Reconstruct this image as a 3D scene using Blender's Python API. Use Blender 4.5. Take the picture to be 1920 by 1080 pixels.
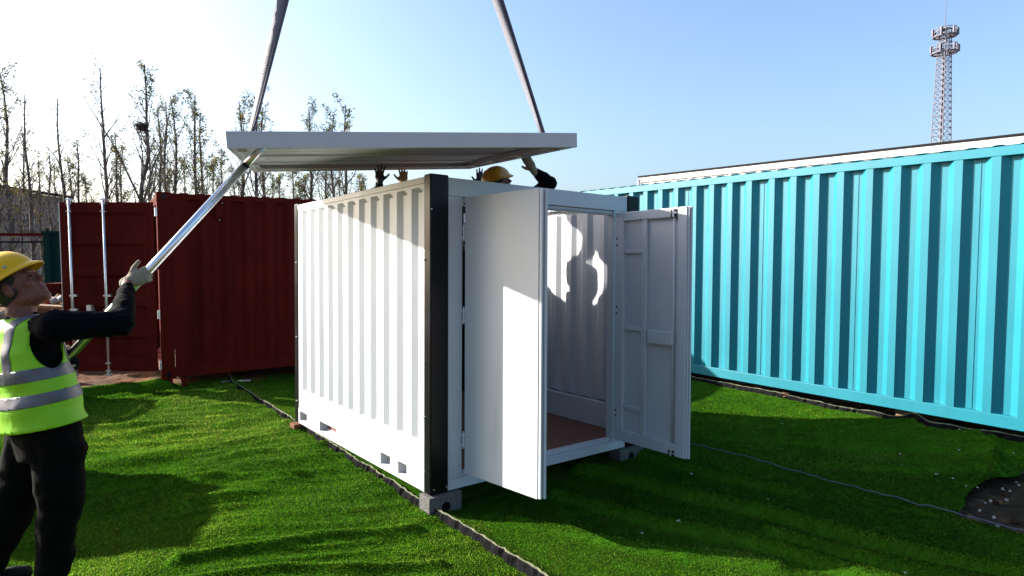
import bpy, bmesh, math, random
import numpy as np
from mathutils import Vector, Matrix, Euler

# ------------------------------------------------------------------ camera, sky, sun, exposure
scene = bpy.context.scene
for o in list(bpy.data.objects): bpy.data.objects.remove(o)
COL = scene.collection
R = math.radians

F_PX, HORIZON, CAM_Z = 1184.0, 475.0, 1.8
PITCH = math.atan((540.0 - HORIZON) / F_PX)
cam_data = bpy.data.cameras.new('camera')
cam = bpy.data.objects.new('camera', cam_data); COL.objects.link(cam)
cam.location = (0, 0, CAM_Z)
cam.rotation_euler = (math.pi / 2 - PITCH, 0, 0)
cam_data.sensor_width = 36.0
cam_data.lens = F_PX / 1920 * 36
cam_data.clip_end = 2000
scene.camera = cam

SUN_AZ, SUN_EL = R(75), R(24)            # azimuth measured from +Y towards -X
sun_dir = Vector((-math.sin(SUN_AZ) * math.cos(SUN_EL), math.cos(SUN_AZ) * math.cos(SUN_EL), math.sin(SUN_EL)))
world = bpy.data.worlds.new('World'); scene.world = world
world.use_nodes = True
wn = world.node_tree; bg = wn.nodes['Background']
sky = wn.nodes.new('ShaderNodeTexSky'); sky.sky_type = 'NISHITA'; sky.sun_disc = False
sky.sun_elevation = SUN_EL
sky.sun_rotation = -SUN_AZ
sky.air_density = 1.0; sky.dust_density = 3.5; sky.ozone_density = 3.5
wn.links.new(sky.outputs[0], bg.inputs[0]); bg.inputs[1].default_value = 0.108
sl = bpy.data.lights.new('sun', 'SUN'); sl.energy = 5.0; sl.angle = R(0.5); sl.color = (1.0, 0.945, 0.86)
so = bpy.data.objects.new('sun', sl); COL.objects.link(so)
so.rotation_euler = (-sun_dir).to_track_quat('-Z', 'Y').to_euler()
so.location = sun_dir * 40
scene.view_settings.view_transform = 'Standard'
scene.view_settings.look = 'None'
scene.view_settings.exposure = 1.65
scene.view_settings.gamma = 1.0
scene.view_settings.use_curve_mapping = False

# ------------------------------------------------------------------ pixel helpers (photo pixel -> direction)
FWD = Vector((0, math.cos(PITCH), -math.sin(PITCH))); UP = Vector((0, math.sin(PITCH), math.cos(PITCH)))
def ray(x, y): return FWD + Vector((1, 0, 0)) * ((x - 960) / F_PX) - UP * ((y - 540) / F_PX)
def at(x, y, Y):
    r = ray(x, y); return Vector((0, 0, CAM_Z)) + r * (Y / r.y)
def gnd(x, y, z=0.0):
    r = ray(x, y); return Vector((0, 0, CAM_Z)) + r * ((z - CAM_Z) / r.z)

# ------------------------------------------------------------------ materials
MATS = {}
def mat(name, col, rough=0.6, metal=0.0, var=0.12, vscale=3.0, bump=0.0, bscale=60.0, spec=0.5, col2=None, c2scale=8.0, c2lo=0.5, c2hi=0.7,
        trans=0.0, streak=False, coat=0.0):
    if name in MATS: return MATS[name]
    m = bpy.data.materials.new(name); m.use_nodes = True
    nt = m.node_tree; N = nt.nodes; L = nt.links
    b = N['Principled BSDF']
    b.inputs['Metallic'].default_value = metal
    b.inputs['Specular IOR Level'].default_value = spec
    if coat: b.inputs['Coat Weight'].default_value = coat
    tc = N.new('ShaderNodeTexCoord')
    n1 = N.new('ShaderNodeTexNoise'); n1.inputs['Scale'].default_value = vscale; n1.inputs['Detail'].default_value = 6
    L.new(tc.outputs['Object'], n1.inputs['Vector'])
    mr = N.new('ShaderNodeMapRange'); mr.inputs[1].default_value = 0.25; mr.inputs[2].default_value = 0.75
    mr.inputs[3].default_value = 1 - var; mr.inputs[4].default_value = 1 + var
    L.new(n1.outputs[0], mr.inputs[0])
    base = N.new('ShaderNodeRGB'); base.outputs[0].default_value = (*col, 1)
    src = base.outputs[0]
    if col2 is not None:
        n2 = N.new('ShaderNodeTexNoise'); n2.inputs['Scale'].default_value = c2scale; n2.inputs['Detail'].default_value = 8
        if streak:
            mp = N.new('ShaderNodeMapping'); mp.inputs['Scale'].default_value = (1, 1, 0.12)
            L.new(tc.outputs['Object'], mp.inputs[0]); L.new(mp.outputs[0], n2.inputs['Vector'])
        else: L.new(tc.outputs['Object'], n2.inputs['Vector'])
        r2 = N.new('ShaderNodeMapRange'); r2.inputs[1].default_value = c2lo; r2.inputs[2].default_value = c2hi
        L.new(n2.outputs[0], r2.inputs[0])
        mx = N.new('ShaderNodeMix'); mx.data_type = 'RGBA'
        L.new(r2.outputs[0], mx.inputs[0]); L.new(src, mx.inputs[6]); mx.inputs[7].default_value = (*col2, 1)
        src = mx.outputs[2]
    vm = N.new('ShaderNodeVectorMath'); vm.operation = 'SCALE'
    L.new(src, vm.inputs[0]); L.new(mr.outputs[0], vm.inputs['Scale'])
    L.new(vm.outputs[0], b.inputs['Base Color'])
    rr = N.new('ShaderNodeMapRange'); rr.inputs[3].default_value = max(0.02, rough - 0.08); rr.inputs[4].default_value = min(1, rough + 0.1)
    L.new(n1.outputs[0], rr.inputs[0]); L.new(rr.outputs[0], b.inputs['Roughness'])
    if bump:
        n3 = N.new('ShaderNodeTexNoise'); n3.inputs['Scale'].default_value = bscale; n3.inputs['Detail'].default_value = 5
        L.new(tc.outputs['Object'], n3.inputs['Vector'])
        bp = N.new('ShaderNodeBump'); bp.inputs['Strength'].default_value = bump; bp.inputs['Distance'].default_value = 0.02
        L.new(n3.outputs[0], bp.inputs['Height']); L.new(bp.outputs[0], b.inputs['Normal'])
    if trans:
        t = N.new('ShaderNodeBsdfTranslucent'); L.new(vm.outputs[0], t.inputs[0])
        ms = N.new('ShaderNodeMixShader'); ms.inputs[0].default_value = trans
        L.new(b.outputs[0], ms.inputs[1]); L.new(t.outputs[0], ms.inputs[2])
        L.new(ms.outputs[0], N['Material Output'].inputs[0])
    MATS[name] = m; return m

WHITE = mat('white_steel_paint', (0.46, 0.47, 0.49), 0.42, var=0.03, vscale=2, bump=0.05, bscale=5, col2=(0.37, 0.37, 0.365), c2scale=5, c2lo=0.62, c2hi=0.85, streak=True)
BLACK = mat('black_gloss_steel', (0.004, 0.004, 0.005), 0.30, var=0.15, bump=0.04, bscale=12, spec=0.15)
FLOORB = mat('brown_plywood', (0.14, 0.045, 0.022), 0.6, var=0.2, vscale=5, col2=(0.13, 0.05, 0.03), c2scale=14, bump=0.1)
TEAL = mat('teal_steel_paint', (0.004, 0.165, 0.215), 0.5, var=0.06, vscale=1.5, bump=0.06, bscale=4, col2=(0.006, 0.138, 0.178), c2scale=4, c2lo=0.55, c2hi=0.8, streak=True)
RED = mat('oxide_red_paint', (0.072, 0.0072, 0.0048), 0.7, var=0.15, vscale=2, bump=0.06, bscale=5, col2=(0.050, 0.0055, 0.004), c2scale=4, streak=True, spec=0.03)
GALV = mat('galvanised_steel', (0.62, 0.63, 0.65), 0.38, metal=0.85, var=0.12, vscale=15)
CHROME = mat('polished_tube', (0.66, 0.66, 0.68), 0.27, metal=1.0, var=0.05, vscale=6)
DARKRUB = mat('dark_rubber', (0.012, 0.012, 0.014), 0.7, var=0.2)
CONC = mat('concrete_block', (0.10, 0.095, 0.09), 0.95, var=0.2, vscale=25, bump=0.5, bscale=80, spec=0.2)
BRICK = mat('red_brick', (0.15, 0.062, 0.036), 0.9, var=0.25, vscale=20, bump=0.5, bscale=70, spec=0.2)
DIRT = mat('bare_earth', (0.085, 0.045, 0.025), 0.98, var=0.35, vscale=1.2, bump=0.9, bscale=9, col2=(0.16, 0.062, 0.022), c2scale=2.5, c2lo=0.4, c2hi=0.7, spec=0.1)
TURF = mat('turf_backing_green', (0.030, 0.095, 0.005), 0.95, var=0.3, vscale=9, bump=0.7, bscale=160, spec=0.0)
EDGE = mat('turf_edge_membrane', (0.008, 0.0075, 0.0085), 0.9, var=0.35, vscale=18, bump=0.4, bscale=60, spec=0.03)
EDGETOP = mat('turf_edge_fibre', (0.10, 0.105, 0.055), 0.9, var=0.35, vscale=25, bump=0.5, bscale=90)
PAPER = mat('pale_scrap', (0.26, 0.26, 0.235), 0.8, var=0.2)
SLINGM = mat('grey_webbing', (0.105, 0.105, 0.13), 0.75, var=0.12, vscale=6, bump=0.08, bscale=60)
INK = mat('dark_ink', (0.02, 0.02, 0.045), 0.8, var=0.1)
SKIN = mat('skin', (0.14, 0.050, 0.029), 0.55, var=0.1, vscale=20, bump=0.06, bscale=60, spec=0.3)
HAIR = mat('black_hair', (0.008, 0.007, 0.006), 0.6, var=0.3, vscale=40, bump=0.6, bscale=160)
SWEAT = mat('black_knit', (0.0022, 0.0023, 0.0034), 0.95, var=0.25, vscale=10, bump=0.35, bscale=14, spec=0.05)
TROUS = mat('charcoal_trousers', (0.0035, 0.003, 0.0028), 0.95, var=0.25, vscale=9, bump=0.4, bscale=7, spec=0.05)
VEST = mat('lime_hi_vis', (0.27, 0.62, 0.006), 0.6, var=0.1, vscale=8, bump=0.5, bscale=8, trans=0.28)
REFL = mat('grey_reflective_tape', (0.085, 0.085, 0.105), 0.45, var=0.08, vscale=20, bump=0.2, bscale=10)
HELM = mat('yellow_helmet', (0.66, 0.36, 0.002), 0.4, var=0.05, spec=0.25)
HELM2 = mat('orange_yellow_helmet', (0.50, 0.22, 0.006), 0.35, var=0.08, coat=0.3)
GLOVE = mat('off_white_glove', (0.24, 0.205, 0.14), 0.95, var=0.2, vscale=30, bump=0.5, bscale=120)
GLOVED = mat('dark_palm_glove', (0.05, 0.04, 0.04), 0.85, var=0.3, vscale=30)
BOOT = mat('black_boot', (0.004, 0.0038, 0.0035), 0.6, var=0.2, spec=0.1)
BARK = mat('poplar_bark', (0.10, 0.085, 0.072), 0.95, var=0.4, vscale=4, col2=(0.24, 0.22, 0.19), c2scale=5, spec=0.1)
LEAF = mat('autumn_leaf', (0.085, 0.10, 0.025), 0.8, var=0.5, vscale=0.8, col2=(0.24, 0.16, 0.03), c2scale=1.2, trans=0.35)
TOWERM = mat('tower_steel', (0.13, 0.125, 0.155), 0.7, metal=0.0, var=0.1)
TOWERW = mat('tower_antenna_white', (0.35, 0.35, 0.36), 0.5, var=0.05)
BWHITE = mat('white_cladding', (0.80, 0.78, 0.74), 0.7, var=0.04)
BDARK = mat('dark_roof_trim', (0.012, 0.012, 0.014), 0.7, spec=0.1)
BGREY = mat('grey_render', (0.27, 0.23, 0.195), 0.95, var=0.15, vscale=1.5, bump=0.2, bscale=20)
GLASS = mat('dark_glass', (0.03, 0.035, 0.04), 0.12, var=0.1, spec=0.8)
WFRAME = mat('pale_window_frame', (0.45, 0.44, 0.47), 0.6)
DGREEN = mat('dark_green_sheet', (0.004, 0.026, 0.022), 0.8, var=0.15, spec=0.05)
TIMBER = mat('weathered_timber', (0.22, 0.13, 0.07), 0.9, var=0.3, vscale=12, bump=0.3, bscale=40)
TWIG = mat('nest_twigs', (0.03, 0.024, 0.018), 0.95)
WEED = mat('weed_green', (0.06, 0.10, 0.02), 0.8, var=0.3, trans=0.3)
LOGO = mat('red_print', (0.28, 0.02, 0.01), 0.5)

# ------------------------------------------------------------------ mesh helpers
class MB:
    def __init__(s): s.v = []; s.f = []
    def add(s, vs, fs):
        k = len(s.v); s.v += [tuple(v) for v in vs]; s.f += [tuple(i + k for i in f) for f in fs]; return s
    def box(s, x0, x1, y0, y1, z0, z1):
        return s.add([(x0, y0, z0), (x1, y0, z0), (x1, y1, z0), (x0, y1, z0), (x0, y0, z1), (x1, y0, z1), (x1, y1, z1), (x0, y1, z1)],
                     [(0, 3, 2, 1), (4, 5, 6, 7), (0, 1, 5, 4), (1, 2, 6, 5), (2, 3, 7, 6), (3, 0, 4, 7)])
    def obox(s, c, ax, ay, az):
        c = Vector(c); ax = Vector(ax); ay = Vector(ay); az = Vector(az); vs = []
        for dz in (-1, 1):
            for dx, dy in ((-1, -1), (1, -1), (1, 1), (-1, 1)): vs.append(c + ax * dx + ay * dy + az * dz)
        return s.add(vs, [(0, 3, 2, 1), (4, 5, 6, 7), (0, 1, 5, 4), (1, 2, 6, 5), (2, 3, 7, 6), (3, 0, 4, 7)])
    def bar(s, p0, p1, w, h=None):
        h = h or w; p0 = Vector(p0); p1 = Vector(p1); d = (p1 - p0)
        u = d.normalized(); a = u.cross(Vector((0, 0, 1)))
        if a.length < 1e-3: a = Vector((1, 0, 0))
        a.normalize(); b = a.cross(u)
        return s.obox((p0 + p1) / 2, d / 2, a * (w / 2), b * (h / 2))
    def tube(s, pts, rs, n=10, cap=True):
        pts = [Vector(p) for p in pts]
        if not hasattr(rs, '__len__'): rs = [rs] * len(pts)
        k = len(s.v); pa = None
        for i, p in enumerate(pts):
            t = (pts[min(i + 1, len(pts) - 1)] - pts[max(i - 1, 0)]).normalized()
            if pa is None:
                a = t.cross(Vector((0, 0, 1)))
                if a.length < 1e-3: a = t.cross(Vector((0, 1, 0)))
            else: a = pa - t * pa.dot(t)
            a.normalize(); pa = a; b = t.cross(a)
            for j in range(n):
                q = 2 * math.pi * j / n
                s.v.append(tuple(p + (a * math.cos(q) + b * math.sin(q)) * rs[i]))
        for i in range(len(pts) - 1):
            for j in range(n):
                s.f.append((k + i * n + j, k + i * n + (j + 1) % n, k + (i + 1) * n + (j + 1) % n, k + (i + 1) * n + j))
        if cap:
            s.f.append(tuple(k + j for j in range(n))[::-1]); e = k + (len(pts) - 1) * n
            s.f.append(tuple(e + j for j in range(n)))
        return s
    def ell(s, c, ax, ay, az, n=14, m=10):
        c = Vector(c); ax = Vector(ax); ay = Vector(ay); az = Vector(az); k = len(s.v)
        s.v.append(tuple(c - az))
        for i in range(1, m):
            t = -math.pi / 2 + math.pi * i / m
            for j in range(n):
                q = 2 * math.pi * j / n
                s.v.append(tuple(c + (ax * math.cos(q) + ay * math.sin(q)) * math.cos(t) + az * math.sin(t)))
        s.v.append(tuple(c + az)); e = len(s.v) - 1
        for j in range(n):
            s.f.append((k, k + 1 + (j + 1) % n, k + 1 + j))
            s.f.append((e, k + 1 + (m - 2) * n + j, k + 1 + (m - 2) * n + (j + 1) % n))
        for i in range(m - 2):
            for j in range(n):
                a = k + 1 + i * n; s.f.append((a + j, a + (j + 1) % n, a + n + (j + 1) % n, a + n + j))
        return s
    def ball(s, c, r, n=12, m=8): return s.ell(c, (r, 0, 0), (0, r, 0), (0, 0, r), n, m)
    def cap(s, p0, r0, p1, r1, n=12):
        s.tube([p0, p1], [r0, r1], n); s.ball(p0, r0 * .995, n, 8); s.ball(p1, r1 * .995, n, 8); return s
    def limb(s, pts, rs, n=12):
        for i in range(len(pts) - 1): s.cap(pts[i], rs[i], pts[i + 1], rs[i + 1], n)
        return s
    def loft(s, rings, n=24, cap=True):
        k = len(s.v)
        for c, a, b in rings:
            c = Vector(c); a = Vector(a); b = Vector(b)
            for j in range(n):
                q = 2 * math.pi * j / n; s.v.append(tuple(c + a * math.cos(q) + b * math.sin(q)))
        for i in range(len(rings) - 1):
            for j in range(n):
                s.f.append((k + i * n + j, k + i * n + (j + 1) % n, k + (i + 1) * n + (j + 1) % n, k + (i + 1) * n + j))
        if cap:
            s.f.append(tuple(k + j for j in range(n))[::-1]); e = k + (len(rings) - 1) * n
            s.f.append(tuple(e + j for j in range(n)))
        return s
    def grid(s, P, nu, nv):
        k = len(s.v); s.v += [tuple(p) for p in P]
        for i in range(nu - 1):
            for j in range(nv - 1):
                a = k + i * nv + j; s.f.append((a, a + nv, a + nv + 1, a + 1))
        return s
    def mesh(s, name):
        me = bpy.data.meshes.new(name); me.from_pydata(s.v, [], s.f); me.update(); return me
    def build(s, name, m, parent=None, smooth=False, bevel=0.0, solid=0.0, solid_off=-1.0):
        me = s.mesh(name)
        return obj(name, me, m, parent, smooth, bevel, solid, solid_off)

def obj(name, me, m, parent=None, smooth=False, bevel=0.0, solid=0.0, solid_off=-1.0):
    o = bpy.data.objects.new(name, me); COL.objects.link(o)
    if m is not None and len(me.materials) == 0: me.materials.append(m)
    if parent is not None: o.parent = parent
    if smooth: me.polygons.foreach_set('use_smooth', [True] * len(me.polygons))
    if solid:
        d = o.modifiers.new('thickness', 'SOLIDIFY'); d.thickness = solid; d.offset = solid_off
    if bevel:
        d = o.modifiers.new('bevel', 'BEVEL'); d.width = bevel; d.segments = 2; d.limit_method = 'ANGLE'; d.angle_limit = R(40)
    return o
def thing(name, label, cat, loc=(0, 0, 0), rot=(0, 0, 0), group=None):
    o = bpy.data.objects.new(name, None); COL.objects.link(o); o.empty_display_size = 0.2
    o.location = loc; o.rotation_euler = rot
    return tag(o, label, cat, group)
def tag(o, label, cat, group=None):
    o['label'] = label; o['category'] = cat
    if group: o['group'] = group
    return o
def struct(o): o['kind'] = 'structure'; return o
def copy_tree(o, parent=None):
    c = o.copy(); COL.objects.link(c); c.parent = parent
    for ch in list(o.children): copy_tree(ch, c)
    return c
def remesh(mb, name, voxel, smooth=6, factor=0.5):
    me = mb.mesh('tmp'); o = bpy.data.objects.new('tmp', me); COL.objects.link(o)
    d = o.modifiers.new('r', 'REMESH'); d.mode = 'VOXEL'; d.voxel_size = voxel
    if smooth:
        q = o.modifiers.new('s', 'SMOOTH'); q.iterations = smooth; q.factor = factor
    dg = bpy.context.evaluated_depsgraph_get(); dg.update()
    out = bpy.data.meshes.new_from_object(o.evaluated_get(dg)); out.name = name
    bpy.data.objects.remove(o); bpy.data.meshes.remove(me)
    return out

# ------------------------------------------------------------------ noise for ground and folds
_rs = np.random.RandomState(7)
_lat = _rs.rand(128, 128)
def vnoise(x, y):
    x = np.asarray(x, float); y = np.asarray(y, float)
    xi = np.floor(x).astype(int); yi = np.floor(y).astype(int); fx = x - xi; fy = y - yi
    fx = fx * fx * (3 - 2 * fx); fy = fy * fy * (3 - 2 * fy)
    g = lambda a, b: _lat[a % 128, b % 128]
    return (g(xi, yi) * (1 - fx) + g(xi + 1, yi) * fx) * (1 - fy) + (g(xi, yi + 1) * (1 - fx) + g(xi + 1, yi + 1) * fx) * fy
def seg_dist(x, y, poly):
    best = np.full(np.shape(x), 1e9)
    for (ax, ay), (bx, by) in zip(poly[:-1], poly[1:]):
        dx, dy = bx - ax, by - ay; t = np.clip(((x - ax) * dx + (y - ay) * dy) / (dx * dx + dy * dy), 0, 1)
        best = np.minimum(best, np.hypot(x - ax - t * dx, y - ay - t * dy))
    return best
def ridge(x, y, poly, w, h):
    # a soft fold along a wavering line
    wob = 0.10 * (vnoise(x * 1.3 + 5, y * 1.3) - 0.5)
    d = seg_dist(x + wob, y + wob, poly); return 1.7 * h * np.exp(-(d / (w * .72)) ** 2)

SEAM = [(-4.05, 8.95), (-3.72, 8.38), (-2.34, 6.58), (-1.45, 5.42), (-0.62, 4.33), (0.09, 3.43), (0.62, 2.70), (1.15, 2.00)]
SEAM2 = [(-1.7, 9.9), (-0.6, 8.4), (0.5, 7.1), (1.61, 5.76), (2.10, 5.22), (2.51, 4.70), (3.23, 3.90), (4.4, 2.55)]
TEAL_U = Vector((0.61417, -0.78917, 0)); TEAL_N = Vector((-0.78917, -0.61417, 0)); TEAL_P = Vector((4.6248, 5.6241, 0.19))
def tl(s, off): p = TEAL_P + TEAL_U * s + TEAL_N * off; return (p.x, p.y)
TEALEDGE = [tl(-7.4, .02), tl(-5.0, .03), tl(-3.4, .05), tl(-2.6, .06), tl(-1.8, .10), tl(-1.2, .085), tl(-0.5, .07), tl(0.1, .04), tl(1.6, .03)]

def h_left(x, y):
    h = 0.012 + 0.016 * (vnoise(x * 2.1, y * 2.1) - .3) + 0.010 * vnoise(x * 5.5 + 3, y * 5.5)
    for (cx_, cy_), fr, ph, am in (((-.42, .91), 13, 0, .030), ((-.25, .97), 21, 30, .016), ((-.55, .83), 8, 60, .036), ((-.35, .94), 37, 90, .011), ((-.1, .99), 29, 15, .010)):      # creases running across the sheet
        q = x * cx_ + y * cy_; w = vnoise(x * 1.0 + 9 + ph, y * 1.0 + 4); g = np.clip(vnoise(x * 0.8 + ph, y * 1.6 + 20) * 2.2 - .75, 0, 1)
        h = h + am * np.abs(np.sin(q * fr * .5 + 6 * w)) ** 4 * g * (0.4 + vnoise(x * 2.5 + ph, y * 2.5))
    h = h + 0.03 * np.exp(-((seg_dist(x, y, [(-7, 6.9), (-4.4, 7.35), (-3.2, 7.15)])) / .10) ** 2)
    h = h + ridge(x, y, [(-3.6, 4.55), (-2.6, 4.85), (-1.7, 4.95)], .09, .022)
    h = h + ridge(x, y, [(-1.9, 3.55), (-1.2, 3.85), (-0.6, 3.98)], .07, .028)
    h = h + ridge(x, y, [(-2.2, 3.2), (-1.2, 3.45), (-0.4, 3.5)], .07, .024)
    h = h + ridge(x, y, [(-4.6, 8.2), (-5.3, 7.7), (-8, 7.1)], .16, .07)
    return h
def h_right(x, y):
    h = 0.015 + 0.010 * (vnoise(x * 2.0 + 40, y * 2.0) - .3) + 0.006 * vnoise(x * 5 + 3, y * 5 + 11)
    e = seg_dist(x, y, SEAM); h = h + 0.040 * np.exp(-(e / 0.10) ** 2)
    for a, b, w, hh in (((0.55, 5.1), (3.4, 2.95), .075, .050), ((0.9, 5.75), (2.1, 4.55), .06, .032), ((0.3, 4.55), (2.9, 2.75), .07, .036), ((0.0, 4.1), (1.5, 3.5), .08, .024), ((1.6, 3.9), (3.0, 3.1), .07, .034)):
        m = ((a[0] + b[0]) / 2 + .06, (a[1] + b[1]) / 2 - .05); h = h + ridge(x, y, [a, m, b], w, hh)
    e2 = seg_dist(x, y, SEAM2); h = h + 0.014 * np.exp(-(e2 / 0.08) ** 2) * (0.4 + vnoise(x * 6, y * 6))
    return h
def h_back(x, y):
    h = 0.022 + 0.010 * (vnoise(x * 2.2 + 70, y * 2.2) - .3) + 0.008 * vnoise(x * 5 + 23, y * 5 + 11)
    for a, b, w, hh in (((1.9, 6.35), (4.3, 5.75), .075, .050), ((1.9, 6.05), (4.6, 5.45), .07, .044), ((1.95, 6.75), (4.4, 6.15), .08, .034), ((2.6, 5.2), (3.9, 5.15), .06, .024), ((3.5, 4.6), (4.4, 5.7), .07, .030)):
        m = ((a[0] + b[0]) / 2, (a[1] + b[1]) / 2 - .10); h = h + ridge(x, y, [a, m, b], w, hh)
    d = (x - TEAL_P.x) * TEAL_N.x + (y - TEAL_P.y) * TEAL_N.y
    h = h + 0.085 * np.clip(1 - d / 0.8, 0, 1) ** 1.5
    return h
POLY_L = SEAM + [(1.2, 1.2), (-9.0, 1.2), (-9.0, 6.7), (-7.5, 7.05), (-5.31, 7.72), (-4.61, 8.32)]
POLY_R = SEAM + [(2.0, 1.2), (4.5, 1.2)] + SEAM2[::-1]
POLY_B = SEAM2[:7] + [(3.03, 4.20), (3.25, 4.42), (3.77, 4.85), (4.27, 5.16), (5.1, 5.35)] + TEALEDGE[::-1]
POLY_B = SEAM2[:6] + [(2.86, 4.30)] + [(2.98 + .32 * k / 4 + random.Random(k).gauss(0, .02) + .97 * max(0, k - 4) / 9, 4.18 + .33 * k / 4 + random.Random(k + 50).gauss(0, .02) + .30 * max(0, k - 4) / 9) for k in range(10)] + [(4.9, 5.30), (5.3, 4.75)] + TEALEDGE[::-1]

def in_poly(x, y, poly):
    r = np.zeros(np.shape(x), bool); j = len(poly) - 1
    for i in range(len(poly)):
        xi, yi = poly[i]; xj, yj = poly[j]
        c = ((yi > y) != (yj > y)) & (x < (xj - xi) * (y - yi) / (yj - yi + 1e-12) + xi); r ^= c; j = i
    return r
def near_pt(x, y, poly):
    best = np.full(len(x), 1e9); bx_ = x.copy(); by_ = y.copy()
    for (ax, ay), (bx, by) in zip(poly, poly[1:] + poly[:1]):
        dx, dy = bx - ax, by - ay; t = np.clip(((x - ax) * dx + (y - ay) * dy) / (dx * dx + dy * dy + 1e-12), 0, 1)
        qx, qy = ax + t * dx, ay + t * dy; d = np.hypot(x - qx, y - qy); k = d < best
        best[k] = d[k]; bx_[k] = qx[k]; by_[k] = qy[k]
    return bx_, by_
def sheet(name, poly, hf, step):
    # regular grid kept inside the outline, its border vertices pulled on to the outline
    xs = [p[0] for p in poly]; ys = [p[1] for p in poly]
    gx = np.arange(min(xs) - step, max(xs) + step, step); gy = np.arange(min(ys) - step, max(ys) + step, step)
    X, Y = np.meshgrid(gx, gy, indexing='ij'); nx, ny = X.shape
    keep = in_poly(X[:-1, :-1] + step / 2, Y[:-1, :-1] + step / 2, poly)
    ii, jj = np.nonzero(keep); a = ii * ny + jj
    quads = np.stack([a, a + ny, a + ny + 1, a + 1], 1)
    cnt = np.bincount(quads.ravel(), minlength=nx * ny)
    fx, fy = X.ravel().copy(), Y.ravel().copy()
    b = (cnt > 0) & (cnt < 4); fx[b], fy[b] = near_pt(fx[b], fy[b], poly)
    used = np.nonzero(cnt)[0]; remap = -np.ones(nx * ny, int); remap[used] = np.arange(len(used))
    co = np.stack([fx[used], fy[used], hf(fx[used], fy[used])], 1); q = remap[quads]
    me = bpy.data.meshes.new(name); me.vertices.add(len(co)); me.vertices.foreach_set('co', co.ravel().astype(np.float32))
    me.loops.add(q.size); me.loops.foreach_set('vertex_index', q.ravel().astype(np.int32))
    me.polygons.add(len(q)); me.polygons.foreach_set('loop_start', np.arange(0, q.size, 4, dtype=np.int32))
    me.update(calc_edges=True); me.validate()
    return struct(obj(name, me, TURF, smooth=True))

# ------------------------------------------------------------------ ground
def make_ground():
    rng = np.random.RandomState(3)
    me = MB(); n = 90
    gx = np.concatenate([[-900, -200, -60, -25], np.linspace(-12, 12, n), [25, 60, 200, 900]])
    gy = np.concatenate([[-300, -60, -10], np.linspace(0, 18, n), [30, 60, 200, 900]])
    P = []
    for x in gx:
        for y in gy:
            near = 1.0 if (-12 <= x <= 12 and 0 <= y <= 18) else 0.0
            z = -0.055 + near * 0.035 * float(vnoise(x * 2.3, y * 2.3)) + near * 0.03 * float(vnoise(x * 7, y * 7))
            P.append((x, y, z))
    me.grid(P, len(gx), len(gy))
    return struct(me.build('ground', DIRT, smooth=True))
make_ground()
def earth_patch(x0, x1, y0, y1, z0, amp, seed):
    gx = np.arange(x0, x1, .035); gy = np.arange(y0, y1, .035); X, Y = np.meshgrid(gx, gy, indexing='ij')
    Z = z0 + amp * (.5 * vnoise(X * 3 + seed, Y * 3) + .3 * vnoise(X * 9, Y * 9 + seed) + .35 * vnoise(X * 23, Y * 23) * vnoise(X * 2.2, Y * 2.2))
    ed = np.minimum(np.minimum(X - x0, x1 - X), np.minimum(Y - y0, y1 - Y)); Z = Z - .08 * np.clip(1 - ed / .25, 0, 1)
    return struct(MB().grid(np.stack([X, Y, Z], -1).reshape(-1, 3).tolist(), len(gx), len(gy)).build('earth', DIRT, smooth=True))
earth_patch(-7.4, -3.3, 7.1, 10.2, -.035, .085, 4)
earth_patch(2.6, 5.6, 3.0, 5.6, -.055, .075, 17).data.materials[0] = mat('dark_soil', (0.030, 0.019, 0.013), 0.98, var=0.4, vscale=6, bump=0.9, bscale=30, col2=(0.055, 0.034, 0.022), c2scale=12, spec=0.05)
sheet('turf_sheet', POLY_L, h_left, 0.045)
sheet('turf_sheet', POLY_R, h_right, 0.045)
sheet('turf_sheet', POLY_B, h_back, 0.045)

BOX_ROT = (-0.01814336, 0.02038451, 0.66277057)
BOX_M = Euler(BOX_ROT, 'XYZ').to_matrix().to_4x4(); BOX_T = Vector((-0.55538384, 4.21286484, 0.1575861)); BOX_M.translation = BOX_T
BW, BL, BH = 2.089, 2.64, 2.17
def bl(x, y, z=0): return BOX_M @ Vector((x, y, z))
FOOT = [tuple(bl(*p)[:2]) for p in ((.05, .1), (2.03, .1), (2.03, 2.58), (.05, 2.58))]

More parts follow.
